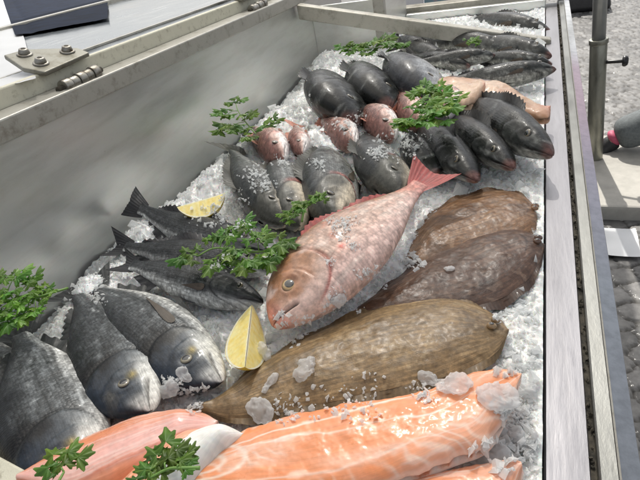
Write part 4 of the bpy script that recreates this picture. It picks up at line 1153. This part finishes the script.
# salmon fillets
def fillet(name, label, upper, lower, z, T, colf, mat=M_FLESH, cat='fish fillet', group='salmon fillets', **k):
    c = at(upper[len(upper) // 2][0], (upper[len(upper) // 2][1] + lower[len(lower) // 2][1]) / 2, z)
    r = empty(name, label, cat, group, Matrix.Translation(Vector(c)))
    slab('flesh', r, upper, lower, z, T, colf, mat, **k)
    return r
fillet('salmon_fillet', 'large orange salmon fillet with pale fat lines, ice on its right end',
       [(170,484),(192,462),(215,444),(250,427),(300,411),(350,402),(400,396),(430,389),(455,378),(480,369),(505,365),(522,371)],
       [(170,484),(190,500),(230,508),(280,505),(330,500),(380,486),(425,468),(455,455),(485,446),(498,430),(512,400),(522,371)], .052, .017,
       col_salmon(51, .05, ring=(.11, .12, 4.5)), nu=420, nw=180, lump=.0016, seed=5, edge_n=.08, powr=4.5, u0=.12, u1=.2)
fillet('salmon_fillet', 'orange salmon fillet cut off by the near edge, below the large one',
       [(380,492),(405,478),(440,470),(480,462),(512,458),(524,470)], [(380,492),(400,520),(440,530),(480,530),(512,515),(524,470)], .030, .020,
       col_salmon(57, .3), nu=160, nw=80, lump=.002, seed=8, edge_n=.05)
def col_pinkfil(u, w, x, y):
    n = fbm(x * 22, y * 22, 0, 4, 61); n2 = fbm(x * 80, y * 80, 0, 3, 62)
    c = mix((.74, .27, .13), (.83, .46, .40), ss(-.55, .1, .25 - abs(w + .15) + .3 * n))
    ln = vnoise(u * 3, w * 26 + 3 * n, 0, 63)
    c = mix(c, (.88, .66, .60), .45 * ss(.1, .6, ln)) * (1 + .12 * n2)[..., None]
    c = mix(c, (.55, .16, .10), .5 * np.exp(-((w + .55 + .1 * n) / .05) ** 2))
    return mix(c, (.85, .68, .62), ss(.9, 1, u) * .6)
fillet('salmon_fillet', 'pale pink salmon fillet leaning on the sea breams at the left',
       [(16,484),(45,460),(72,443),(105,427),(140,413),(175,408),(203,409),(216,417)], [(16,484),(60,515),(95,500),(130,484),(158,466),(186,446),(206,434),(216,417)], .060, .022,
       col_pinkfil, nu=260, nw=110, lump=.002, seed=9, edge_n=.05, u1=.22)
fillet('salmon_fillet', 'narrow orange salmon strip beside the white fillet',
       [(96,512),(122,482),(150,456),(176,438),(200,428),(216,424)], [(96,512),(130,530),(160,500),(185,466),(205,444),(216,424)], .062, .026,
       col_salmon(67, .1, chev=.6), nu=200, nw=80, lump=.003, seed=10, u1=.25)
def col_white(u, w, x, y):
    n = fbm(x * 30, y * 60, 0, 4, 71)
    return mix((.92, .90, .85), (.76, .77, .74), ss(.0, .6, n)) * (1 - .15 * ss(.6, 1, abs(w)))[..., None]
fillet('white_fillet', 'smooth white fish fillet between the orange salmon fillets',
       [(138,500),(152,474),(166,448),(186,434),(210,426),(232,426),(242,430)], [(138,500),(165,500),(190,480),(208,462),(226,446),(238,437),(242,430)], .066, .022,
       col_white, group='pale fillets', nu=160, nw=80, lump=.002, seed=12, u0=.2, u1=.2)
def col_tan(sd):
    def f(u, w, x, y):
        n = fbm(x * 22, y * 22, 0, 4, sd)
        c = mix((.50, .29, .18), (.62, .44, .31), ss(-.4, .4, n))
        c = mix(c, (.07, .035, .03), ss(.18, .30, vnoise(u * 4.5, w * 1.6, 0, sd + 1) - .5 * ss(.35, .6, u)))
        return mix(c, (.55, .22, .16), ss(.8, 1, u) * .6)
    return f
fillet('tan_fillet', 'tan skinned fish pieces with dark skin patches, tapering to the right rim',
       [(432,94),(440,84),(462,80),(492,80),(508,86),(522,94),(538,101),(551,103)], [(432,94),(450,106),(480,108),(505,106),(525,110),(540,114),(551,113),(551,103)], .060, .032,
       col_tan(81), group='tan fish pieces', nu=160, nw=60, lump=.006, seed=14, edge_n=.05, u1=.5)
fillet('tan_fillet', 'smaller tan fish piece with a dark top tucked next to the parsley',
       [(434,86),(444,77),(462,76),(478,80),(486,88)], [(434,86),(444,98),(462,103),(478,100),(486,88)], .078, .022,
       col_tan(85), group='tan fish pieces', nu=100, nw=50, lump=.005, seed=15, edge_n=.05)

# ------------------------------------------------------------------ garnish
lemon('lemon wedge lying on the ice near the steel wall', 'lemon_wedge', (177, 207), (225, 193), .072, .040, .62, -.45, 3)
lemon('lemon wedge standing between a bream head and the red fish', 'lemon_wedge', (245, 367), (252, 305), .058, .039, .75, .38, 4)
lemon('thin sliver of lemon beyond the bright parsley bunch', 'lemon_slice', (420, 84), (440, 73), .095, .016, .35, .3, 5)

parsley('parsley sprig against the steel wall near the small pink fish', [(262,140,0),(250,128,.01),(238,112,.02),(236,104,.03)], .065,
        [(236,103,.03,1.1),(228,114,.022,1.1),(246,116,.026,1.0),(229,128,.012,1.1),(243,130,.016,1.1),(270,122,.022,.9),(262,128,.016,.8),(252,137,.01,.8)], .030, 1, 1.0)
parsley('thin parsley sprigs in front of the far end panel', [(404,46,0),(380,48,.005),(356,48,.01),(344,48,.01)], .085,
        [(345,46,.02,1.0),(352,50,.01,.9),(362,45,.02,.9),(374,43,.025,1.1),(384,40,.025,1.0),(392,46,.02,1.0),(368,51,.01,.9),(402,45,.015,.7)], .036, 2, 1.0)
parsley('bright bushy parsley bunch between the pink fish and the black fish', [(440,104,0),(430,106,.012),(422,104,.016),(415,112,.01)], .105,
        [(424,94,.03,1.2),(436,92,.03,1.1),(448,98,.024,1.0),(418,104,.026,1.2),(430,106,.03,1.2),(444,108,.02,1.1),(410,120,.012,1.1),(424,118,.016,1.2),(438,120,.010,1.0),(404,126,.006,.9)], .030, 3, 1.3, .6)
parsley('parsley sprig lying over the slim dark fish', [(292,248,.0),(262,252,.008),(240,252,.008),(215,246,.010),(198,256,.008)], .085,
        [(238,228,.022,1.0),(225,238,.018,1.0),(215,240,.014,.8),(258,240,.024,1.0),(278,244,.016,1.1),(268,256,.012,1.1),(248,262,.010,1.15),(192,257,.008,1.15),(218,262,.006,1.05),(236,250,.016,1.0)], .024, 4, 1.1, .4)
parsley('small parsley sprig resting on the broad grey fish head', [(302,222,.0),(303,214,.008),(308,204,.014),(318,201,.016)], .085,
        [(290,216,.004,.9),(296,213,.008,.8),(306,206,.014,.9),(318,200,.014,.9),(300,206,.01,.6)], .021, 5, 1.15)
parsley('bushy light green parsley at the near left against the wall', [(68,288,0),(48,294,.01),(28,300,.012),(4,300,.01)], .075,
        [(14,278,.03,1.1),(28,284,.02,1.0),(44,292,.01,.8),(6,292,.03,1.1),(22,298,.02,1.1),(36,308,.008,.9),(4,310,.02,1.1),(16,318,.008,1.1),(-6,300,.03,1.1),(28,314,.004,.9),(6,326,.0,1.0),(40,300,.004,.8),(-4,284,.03,1.1)], .022, 6, 1.4, .6)
parsley('single parsley leaf on the pink salmon fillet at the near edge', [(48,500,0),(56,486,.004),(64,472,.004)], .108,
        [(62,468,.002,1.5)], .017, 7, .9, .15)
parsley('parsley leaf lying on the white fillet', [(200,468,0),(182,468,.003),(168,468,.004),(150,478,.002)], .104,
        [(166,462,.004,1.35),(150,474,.002,1.1),(180,466,.002,.9)], .018, 8, .9, .15)
parsley('tiny parsley tip on the far dark fish under the cross bar', [(478,44,0),(472,42,.004),(468,41,.006)], .12, [(470,41,.004,1.0),(474,43,.0,.8)], .022, 9, 1.0)

HIT = caster()
# larger lumps of ice
for i, (l, u, v, z, s_) in enumerate([
    ('clear ice lump lying on the middle of the golden brown flatfish', 306, 369, .080, .042),
    ('thin ice splinter on the narrow half of the golden brown flatfish', 270, 385, .072, .030),
    ('clear ice lump at the flatfish tail next to the white fillet', 262, 413, .062, .042),
    ('clear ice lump below the bream head at the standing lemon wedge', 190, 400, .045, .040),
    ('ice lump pressed against the lower side of the standing lemon', 272, 340, .050, .030),
    ('ice lump leaning on the snout of the bream beside the lemon', 212, 392, .040, .034),
    ('ice lump wedged between the two bream heads above the salmon', 172, 388, .040, .036),
    ('knobbly ice lump on the cheek of the bream by the lemon', 186, 376, .050, .026),
    ('ice lump under the chin of the large red fish', 262, 352, .040, .030),
    ('ice lump along the belly of the large red fish', 338, 300, .040, .028),
    ('small ice lump on the dark chocolate flatfish', 448, 270, .076, .020),
    ('large melting ice sheet on the right end of the salmon fillet', 497, 398, .088, .052),
    ('long thin ice sheet hanging off the salmon fillet end', 508, 430, .080, .050),
    ('flat ice lump on the top edge of the large salmon fillet', 455, 388, .088, .045),
    ('broken ice lump between the salmon and the golden flatfish', 430, 380, .070, .030),
    ('ice lump at the corner where salmon meets the ice', 485, 455, .060, .050),
    ('pale ice lump beside the rim near the salmon end', 524, 392, .045, .045)]):
    ice_chunk(l, u, v, z, s_, .26 if i in (1, 11, 12, 13) else .42, 100 + i, .45 if i in (1, 12) else .75)

build_ice()
build_shards()

# ================================================================== around the case
# ground: cobbles in relief close by, a plain sheet to the horizon around them
M_GROUND, nt, bs = newmat('paving')
vo = N(nt, 'ShaderNodeTexVoronoi'); vo.inputs['Scale'].default_value = 11; vo.feature = 'DISTANCE_TO_EDGE'
tc = N(nt, 'ShaderNodeTexCoord'); nt.links.new(tc.outputs['Object'], vo.inputs['Vector'])
rg = ramp(nt, [(.0, (.09, .085, .08)), (.08, (.11, .107, .10)), (1, (.14, .137, .13))]); nt.links.new(vo.outputs['Distance'], rg.inputs['Fac'])
nt.links.new(rg.outputs['Color'], bs.inputs['Base Color']); bs.inputs['Roughness'].default_value = .75
g = mesh_obj('ground', [(-400,-400,GZ-.03),(400,-400,GZ-.03),(400,600,GZ-.03),(-400,600,GZ-.03)], [[0,1,2,3]], M_GROUND, None, smooth=False); tag(g, kind='structure')
M_COBBLE = skin_mat('cobblestone', .62, .1, .003, 0, .5, ns=45, var=.22)
xs = np.linspace(-.3, 5.2, 520); yy = [-.6]
while yy[-1] < 12: yy.append(yy[-1] + .0075 * max(1, (yy[-1]) * .55))
yy = np.array(yy)
Xg, Yg = np.meshgrid(xs, yy, indexing='ij')
warp_ = .25 * fbm(Xg * 2, Yg * 2, 0, 2, 90)
ca, sa = math.cos(.5), math.sin(.5)
U_ = (ca * Xg + sa * Yg) / .088 + warp_; V_ = (-sa * Xg + ca * Yg) / .088 + warp_
d1, d2, idv = cells(U_, V_, 33, .55)
Z = GZ - .014 + .012 * ss(.03, .10, d2) + .005 * idv + .0015 * fbm(Xg * 40, Yg * 40, 0, 3, 91)
c = mix((.075, .073, .07), (.18, .175, .168), idv) * (1 + .3 * fbm(Xg * 30, Yg * 30, 0, 3, 92))[..., None]
c = mix((.05, .045, .038), c, ss(.03, .08, d2))
o = mesh_obj('cobblestone_paving', np.stack([Xg, Yg, Z], -1).reshape(-1, 3), grid_faces(len(xs), len(yy))[:, ::-1], M_COBBLE, None, c.reshape(-1, 3))
tag(o, kind='structure')

# parasol pole in its sleeve on a concrete slab
gb = at(594, 170, GZ)
M_POLE = simple('pole_grey_paint', (.36, .37, .37), .32, .3, 30, .12)
M_SLEEVE = steel_mat('sleeve_steel', base=(.30, .30, .26), r0=.25, r1=.5, smear=(6, 6, 2), stain=.45)
M_CONC = simple('pale_concrete', (.40, .385, .35), .8, 0, 14, .16, .5)
M_BLACK = simple('black_plastic', (.02, .02, .022), .35, nsc=30, var=.3)
par = empty('parasol_stand', 'grey parasol pole clamped in a steel sleeve behind the case', 'parasol stand', None, Matrix.Translation(Vector(gb)) @ Matrix.Rotation(math.radians(-5.0), 4, 'Y'))
dist = np.linalg.norm(gb - np.array([0, 0, H]))
MB().tube((0, 0, .05), (0, 0, .66), .037, .036, 40).build('sleeve', M_SLEEVE, par, .004, True)
MB().tube((0, 0, .645), (0, 0, .668), .040, .040, 40).build('sleeve_collar', M_SLEEVE, par, .003, True)
MB().tube((0, 0, .5), (0, 0, 2.6), .0285, None, 40).build('pole', M_POLE, par, 0, True)
kn = MB().tube((.03, -.01, .56), (.10, -.03, .56), .008, None, 16).build('clamp_screw', M_BLACK, par, .002, True)
V, F = [], []
mbk = MB().tube((.095, -.029, .56), (.118, -.034, .56), .030, .024, 6)
mbk.build('clamp_knob', M_BLACK, par, .01, True)
# shade of that parasol, well above
cv = []; n = 8
for r_, z_ in ((.05, 2.62), (.8, 2.42), (1.45, 2.25)):
    for k in range(n): cv.append((r_ * math.cos(2 * math.pi * k / n), r_ * math.sin(2 * math.pi * k / n), z_))
cf = [list(map(int, f)) for f in grid_faces(3, n, True)]
M_CANVAS, nt, bs = newmat('white_canvas')
bs.inputs['Base Color'].default_value = (.80, .80, .76, 1); bs.inputs['Roughness'].default_value = .8
tr = N(nt, 'ShaderNodeBsdfTranslucent'); tr.inputs['Color'].default_value = (.98, .955, .89, 1)
ms = N(nt, 'ShaderNodeMixShader'); ms.inputs[0].default_value = .9
nt.links.new(bs.outputs[0], ms.inputs[1]); nt.links.new(tr.outputs[0], ms.inputs[2])
m2_ = N(nt, 'ShaderNodeMixShader'); m2_.inputs[0].default_value = .22; tp_ = N(nt, 'ShaderNodeBsdfTransparent')
nt.links.new(ms.outputs[0], m2_.inputs[1]); nt.links.new(tp_.outputs[0], m2_.inputs[2]); nt.links.new(m2_.outputs[0], nt.nodes['Material Output'].inputs['Surface'])

SUN_AZ = math.atan2(-.24, .97)      # measured from +y towards +x
SUN_EL = math.radians(52)
slab_c = at(617, 190, GZ)
s0 = at(590, 206, GZ + .07); s1 = at(645, 206, GZ + .07); s2 = at(590, 163, GZ + .07)
mb = MB(); mb.box(s0[0] - .25, s0[0] + .55, s0[1], s0[1] + .75, GZ - .02, GZ + .07)
sl = mb.build('parasol_base_slab', M_CONC, None, .012); tag(sl, 'pale concrete slab the parasol sleeve stands on', 'concrete slab')

# unseen awning, added and placed along the sun direction to shade the fish
aw = empty('added_shade_awning', 'unseen white canvas awning added to shade the fish case', 'awning', None, Matrix.Identity(4))
sunv = np.array([math.sin(SUN_AZ) * math.cos(SUN_EL), math.cos(SUN_AZ) * math.cos(SUN_EL), math.sin(SUN_EL)])
az_ = 1.55; off = sunv * az_ / sunv[2]
ax0, ax1, ay0, ay1 = -1.9 + off[0], .22 + off[0], -.9 + off[1], 2.75 + off[1]
xg, yg = np.meshgrid(np.linspace(ax0, ax1, 24), np.linspace(ay0, ay1, 30), indexing='ij')
zg = az_ + .05 * np.sin(yg * 2.1) * .3 + .02 * np.cos(xg * 3)
mesh_obj('canopy', np.stack([xg, yg, zg], -1).reshape(-1, 3), grid_faces(24, 30), M_CANVAS, aw)
for (x, y) in ((ax0, ay0), (ax0, ay1)):
    MB().tube((x, y, GZ), (x, y, az_ - .03), .02).build('pole', M_POLE, aw, 0, True)
for (x, y) in ((ax0, ay0), (ax0, ay1)):
    MB().tube((x, y, az_ - .05), (ax1, y, az_ - .03), .014).build('arm', M_POLE, aw, 0, True)

# things on the ground
pp = at(620, 245, GZ)
u, v = np.meshgrid(np.linspace(-.5, .5, 16), np.linspace(-.5, .5, 20), indexing='ij')
o = mesh_obj('paper_sheet', np.stack([pp[0] + u * .13, pp[1] + v * .20, GZ + .014 + .012 * (u * u * 2 + .3 * np.sin(v * 7)) ** 2 + .004 * np.abs(v)], -1).reshape(-1, 3), grid_faces(16, 20), M_WHITE)
tag(o, 'scrap of white paper lying on the cobbles before the slab', 'paper')
bp_ = at(582, 10, GZ)
bag = empty('bag', 'black bag standing on the paving far behind the rim', 'bag', None, Matrix.Translation(Vector(bp_)))
m_ = MB(); m_.hexa([(-.26,-.12,.0),(.26,-.12,.0),(.26,.12,.0),(-.26,.12,.0),(-.20,-.06,.30),(.20,-.06,.30),(.20,.06,.30),(-.20,.06,.30)]); m_.build('bag_body', M_BLACK, bag, .05, True, 4)
hp = [(-.1 + .2 * k / 12, -.07, .28 + .13 * math.sin(math.pi * k / 12)) for k in range(13)]
V, F = path_tube(hp, [.01] * 13, 8); mesh_obj('handle', V, F, M_BLACK, bag)

# neighbouring counter and a poster board behind the case
M_POSTER, nt, bs = newmat('poster')
tc = N(nt, 'ShaderNodeTexCoord'); sx = N(nt, 'ShaderNodeSeparateXYZ'); nt.links.new(tc.outputs['Object'], sx.inputs[0])
mrr = N(nt, 'ShaderNodeMapRange'); mrr.inputs['From Min'].default_value = -.15; mrr.inputs['From Max'].default_value = .25
nt.links.new(sx.outputs['Z'], mrr.inputs['Value'])
nn = noise_tex(nt, 12, 3); ad = N(nt, 'ShaderNodeMath', operation='MULTIPLY_ADD'); ad.inputs[1].default_value = .5; nt.links.new(nn.outputs['Fac'], ad.inputs[0]); nt.links.new(mrr.outputs['Result'], ad.inputs[2])
rp = ramp(nt, [(.3, (.16, .26, .30)), (.5, (.20, .30, .36)), (.56, (.52, .26, .28)), (.8, (.60, .36, .36)), (1, (.7, .6, .6))]); nt.links.new(ad.outputs[0], rp.inputs['Fac'])
nt.links.new(rp.outputs['Color'], bs.inputs['Base Color']); bs.inputs['Roughness'].default_value = .4
cn = empty('market_counter', 'grey metal counter standing behind the far end of the case', 'counter', None, Matrix.Translation(Vector((-.3, 3.1, GZ))))
MB().box(-1.1, .25, -.25, .5, .72, .76).build('counter_top', M_LEDGE, cn, .006)
MB().box(-1.05, .2, -.2, .45, .1, .718).build('cabinet', M_LEDGE, cn, .006)
for x in (-1.0, .15):
    for y in (-.16, .41): MB().box(x - .02, x + .02, y - .02, y + .02, 0, .099).build('leg', M_FRAME, cn)
def backpanel(px0, px1, y, z0, z1, name, mat, label, cat):
    xa = px0; xb = px1
    o = MB().box(xa, xb, y, y + .02, z0, z1).build(name, mat, None, .003)
    # object origin at its base
    return tag(o, label, cat)
M_PALE = simple('pale_board', (.62, .62, .66), .5, nsc=8, var=.08)
def xat(px, py, y):
    r = M3 @ np.array([px - 320.0, 240.0 - py, -FPX]); t = y / r[1]; return t * r[0], H + t * r[2]
YB = 2.85
x0 = xat(384, 10, YB)[0]; x1 = xat(424, 10, YB)[0]; x2 = xat(463, 10, YB)[0]; x3 = xat(470, 10, YB)[0]; x4 = xat(560, 10, YB)[0]
zb = -.14
backpanel(x0, x1 - .002, YB, zb, .5, 'board', M_PALE, 'pale lilac board standing on the counter behind the case', 'board')
backpanel(x1, x2 - .002, YB + .01, zb, .5, 'poster', M_POSTER, 'pink and blue poster board on the counter behind the case', 'poster')
backpanel(x2 + .003, x3, YB - .03, zb, .55, 'post', M_FRAME, 'grey metal post beside the poster board', 'post')

# ------------------------------------------------------------------ passer-by
def skin_body(name, joints, edges, mat, parent, sub=2):
    me = bpy.data.meshes.new(name); me.from_pydata([j[0] for j in joints], edges, []); me.update()
    o = bpy.data.objects.new(name, me); COL.objects.link(o); o.parent = parent
    sk = o.modifiers.new('skin', 'SKIN'); sk.use_smooth_shade = True
    for v, j in zip(me.skin_vertices[0].data, joints): v.radius = j[1] if isinstance(j[1], tuple) else (j[1], j[1])
    me.skin_vertices[0].data[0].use_root = True
    ss_ = o.modifiers.new('sub', 'SUBSURF'); ss_.levels = sub; ss_.render_levels = sub
    me.materials.append(mat)
    return o
M_SKINP = simple('person_skin', (.50, .30, .22), .5, nsc=40, var=.08)
M_TROUS = simple('grey_trousers', (.13, .145, .15), .8, nsc=70, var=.25, bump=.6)
M_COAT = simple('dark_jacket', (.05, .055, .07), .7, nsc=50, var=.3, bump=.5)
M_HAIR = simple('brown_hair', (.06, .035, .02), .6, nsc=90, var=.4, bump=.6)
M_SHOE = simple('black_shoe', (.018, .018, .02), .5, nsc=60, var=.4, bump=.4)
M_SOLE = simple('grey_sole', (.22, .22, .22), .6, nsc=40, var=.2)
M_PINKT = simple('pink_sock', (.50, .09, .16), .6, nsc=60, var=.2)
ft = at(591, 163, GZ)            # toe of the rear shoe
pm = Matrix.Translation(Vector((ft[0], ft[1], GZ)))
pers = empty('person', 'person in grey trousers and black shoes with pink trim striding past the pole', 'person', None, pm)
# local frame: x is the walking direction, toe of the rear foot near the origin
hip = (.62, .10, .86); kneeR = (.50, .03, .36); ankR = (.085, .02, .125); toeR = (.02, 0, .03)
kneeL = (.86, .20, .50); ankL = (1.0, .22, .10); toeL = (1.16, .22, .04)
J = [(hip, .12), ((.50, .08, .72), .08), (kneeR, .055), (ankR, .036), (toeR, .028), ((.70, .17, .72), .08), (kneeL, .055), (ankL, .036), (toeL, .028),
     ((.63, .10, 1.10), (.13, .10)), ((.65, .10, 1.34), (.15, .10)), ((.66, .10, 1.46), .055), ((.68, .10, 1.56), .075), ((.69, .10, 1.66), .085), ((.69, .10, 1.72), .06),
     ((.66, -.10, 1.38), .05), ((.60, -.16, 1.12), .042), ((.72, -.17, .90), .034), ((.77, -.17, .82), (.03, .018)),
     ((.66, .30, 1.38), .05), ((.72, .36, 1.12), .042), ((.88, .36, .95), .034), ((.94, .36, .88), (.03, .018))]
E_ = [(0,1),(1,2),(2,3),(3,4),(0,5),(5,6),(6,7),(7,8),(0,9),(9,10),(10,11),(11,12),(12,13),(13,14),(10,15),(15,16),(16,17),(17,18),(10,19),(19,20),(20,21),(21,22)]
skin_body('body', J, E_, M_SKINP, pers)
T_ = [(hip, .145), ((.50, .08, .70), .105), (kneeR, .082), ((.26, .025, .21), .098), ((.088, .02, .138), .086), ((.70, .17, .70), .105), (kneeL, .082), ((.93, .21, .30), .075), ((.985, .22, .13), .07)]
skin_body('trousers', T_, [(0,1),(1,2),(2,3),(3,4),(0,5),(5,6),(6,7),(7,8)], M_TROUS, pers)
C_ = [((.63, .10, .88), (.165, .13)), ((.63, .10, 1.10), (.155, .125)), ((.65, .10, 1.34), (.17, .12)), ((.66, .10, 1.42), .08),
      ((.66, -.10, 1.38), .07), ((.60, -.16, 1.12), .058), ((.70, -.17, .93), .05), ((.66, .30, 1.38), .07), ((.72, .36, 1.12), .058), ((.85, .36, .98), .05)]
skin_body('jacket', C_, [(0,1),(1,2),(2,3),(2,4),(4,5),(5,6),(2,7),(7,8),(8,9)], M_COAT, pers)
skin_body('hair', [((.665, .10, 1.60), .082), ((.68, .10, 1.68), .095), ((.69, .10, 1.75), .07)], [(0,1),(1,2)], M_HAIR, pers)
for nm, hd, an, tp in (('shoe', (.085, .02, .10), ankR, toeR), ('shoe', (1.0, .22, .06), ankL, toeL)):
    tx, ty, tz = tp; hx, hy, hz = hd
    if nm == 'shoe' and tp is toeR:
        sj = [((hx + .035, hy, hz + .02), (.040, .050)), ((.5 * (hx + tx) + .01, hy, .5 * (hz + tz) + .035), (.042, .046)), ((tx + .015, ty, tz + .020), (.042, .034)), ((tx - .045, ty, .045), (.036, .028))]
        so = [((hx + .03, hy, hz - .038), (.040, .012)), ((.5 * (hx + tx), hy, .5 * (hz + tz) - .012), (.042, .013)), ((tx, ty, .014), (.044, .013)), ((tx - .065, ty, .020), (.034, .012))]
    else:
        sj = [((hx - .05, hy, .06), (.040, .045)), ((hx + .03, hy, .06), (.042, .045)), ((tx - .03, ty, .05), (.042, .036)), ((tx + .03, ty, .045), (.034, .026))]
        so = [((hx - .06, hy, .014), (.042, .014)), ((hx + .03, hy, .014), (.042, .014)), ((tx - .03, ty, .014), (.044, .014)), ((tx + .05, ty, .014), (.034, .012))]
    s_ = skin_body('shoe', sj, [(0,1),(1,2),(2,3)], M_SHOE, pers)
    skin_body('sole', so, [(0,1),(1,2),(2,3)], M_SOLE, s_)
skin_body('sock', [((ankR[0] - .012, ankR[1], ankR[2] - .01), .056), ((ankR[0] + .03, ankR[1], ankR[2] + .03), .050)], [(0,1)], M_PINKT, pers)

# ================================================================== light, sky, camera
w = bpy.data.worlds.new('World'); scene.world = w; w.use_nodes = True
nt = w.node_tree; bg = nt.nodes['Background']
sky = nt.nodes.new('ShaderNodeTexSky'); sky.sky_type = 'NISHITA'; sky.sun_disc = False
sky.sun_elevation = SUN_EL; sky.sun_rotation = SUN_AZ; sky.air_density = 1.0; sky.dust_density = 3.0; sky.ozone_density = 1.0
hs = nt.nodes.new('ShaderNodeHueSaturation'); hs.inputs['Saturation'].default_value = .22; hs.inputs['Value'].default_value = 1.2
nt.links.new(sky.outputs[0], hs.inputs['Color']); nt.links.new(hs.outputs[0], bg.inputs['Color']); bg.inputs['Strength'].default_value = .15
sd = bpy.data.lights.new('sun', 'SUN'); sd.energy = 5.0; sd.angle = math.radians(.5); sd.color = (1, .955, .88)
so = bpy.data.objects.new('sun', sd); COL.objects.link(so)
so.rotation_euler = Vector(tuple(sunv)).to_track_quat('Z', 'Y').to_euler()

cam = bpy.data.cameras.new('camera'); cam.sensor_width = 36; cam.lens = 36 * FPX / 640; cam.clip_start = .02; cam.clip_end = 2000
co = bpy.data.objects.new('camera', cam); COL.objects.link(co)
mw = Matrix.Identity(4)
for i in range(3):
    for j in range(3): mw[i][j] = M3[i][j]
mw[0][3], mw[1][3], mw[2][3] = 0, 0, H
co.matrix_world = mw
scene.camera = co
scene.view_settings.view_transform = 'Standard'; scene.view_settings.look = 'None'; scene.view_settings.exposure = 0
scene.cycles.max_bounces = 8; scene.cycles.transmission_bounces = 5; scene.cycles.transparent_max_bounces = 8
scene.cycles.caustics_reflective = False; scene.cycles.caustics_refractive = False
scene.cycles.use_denoising = True
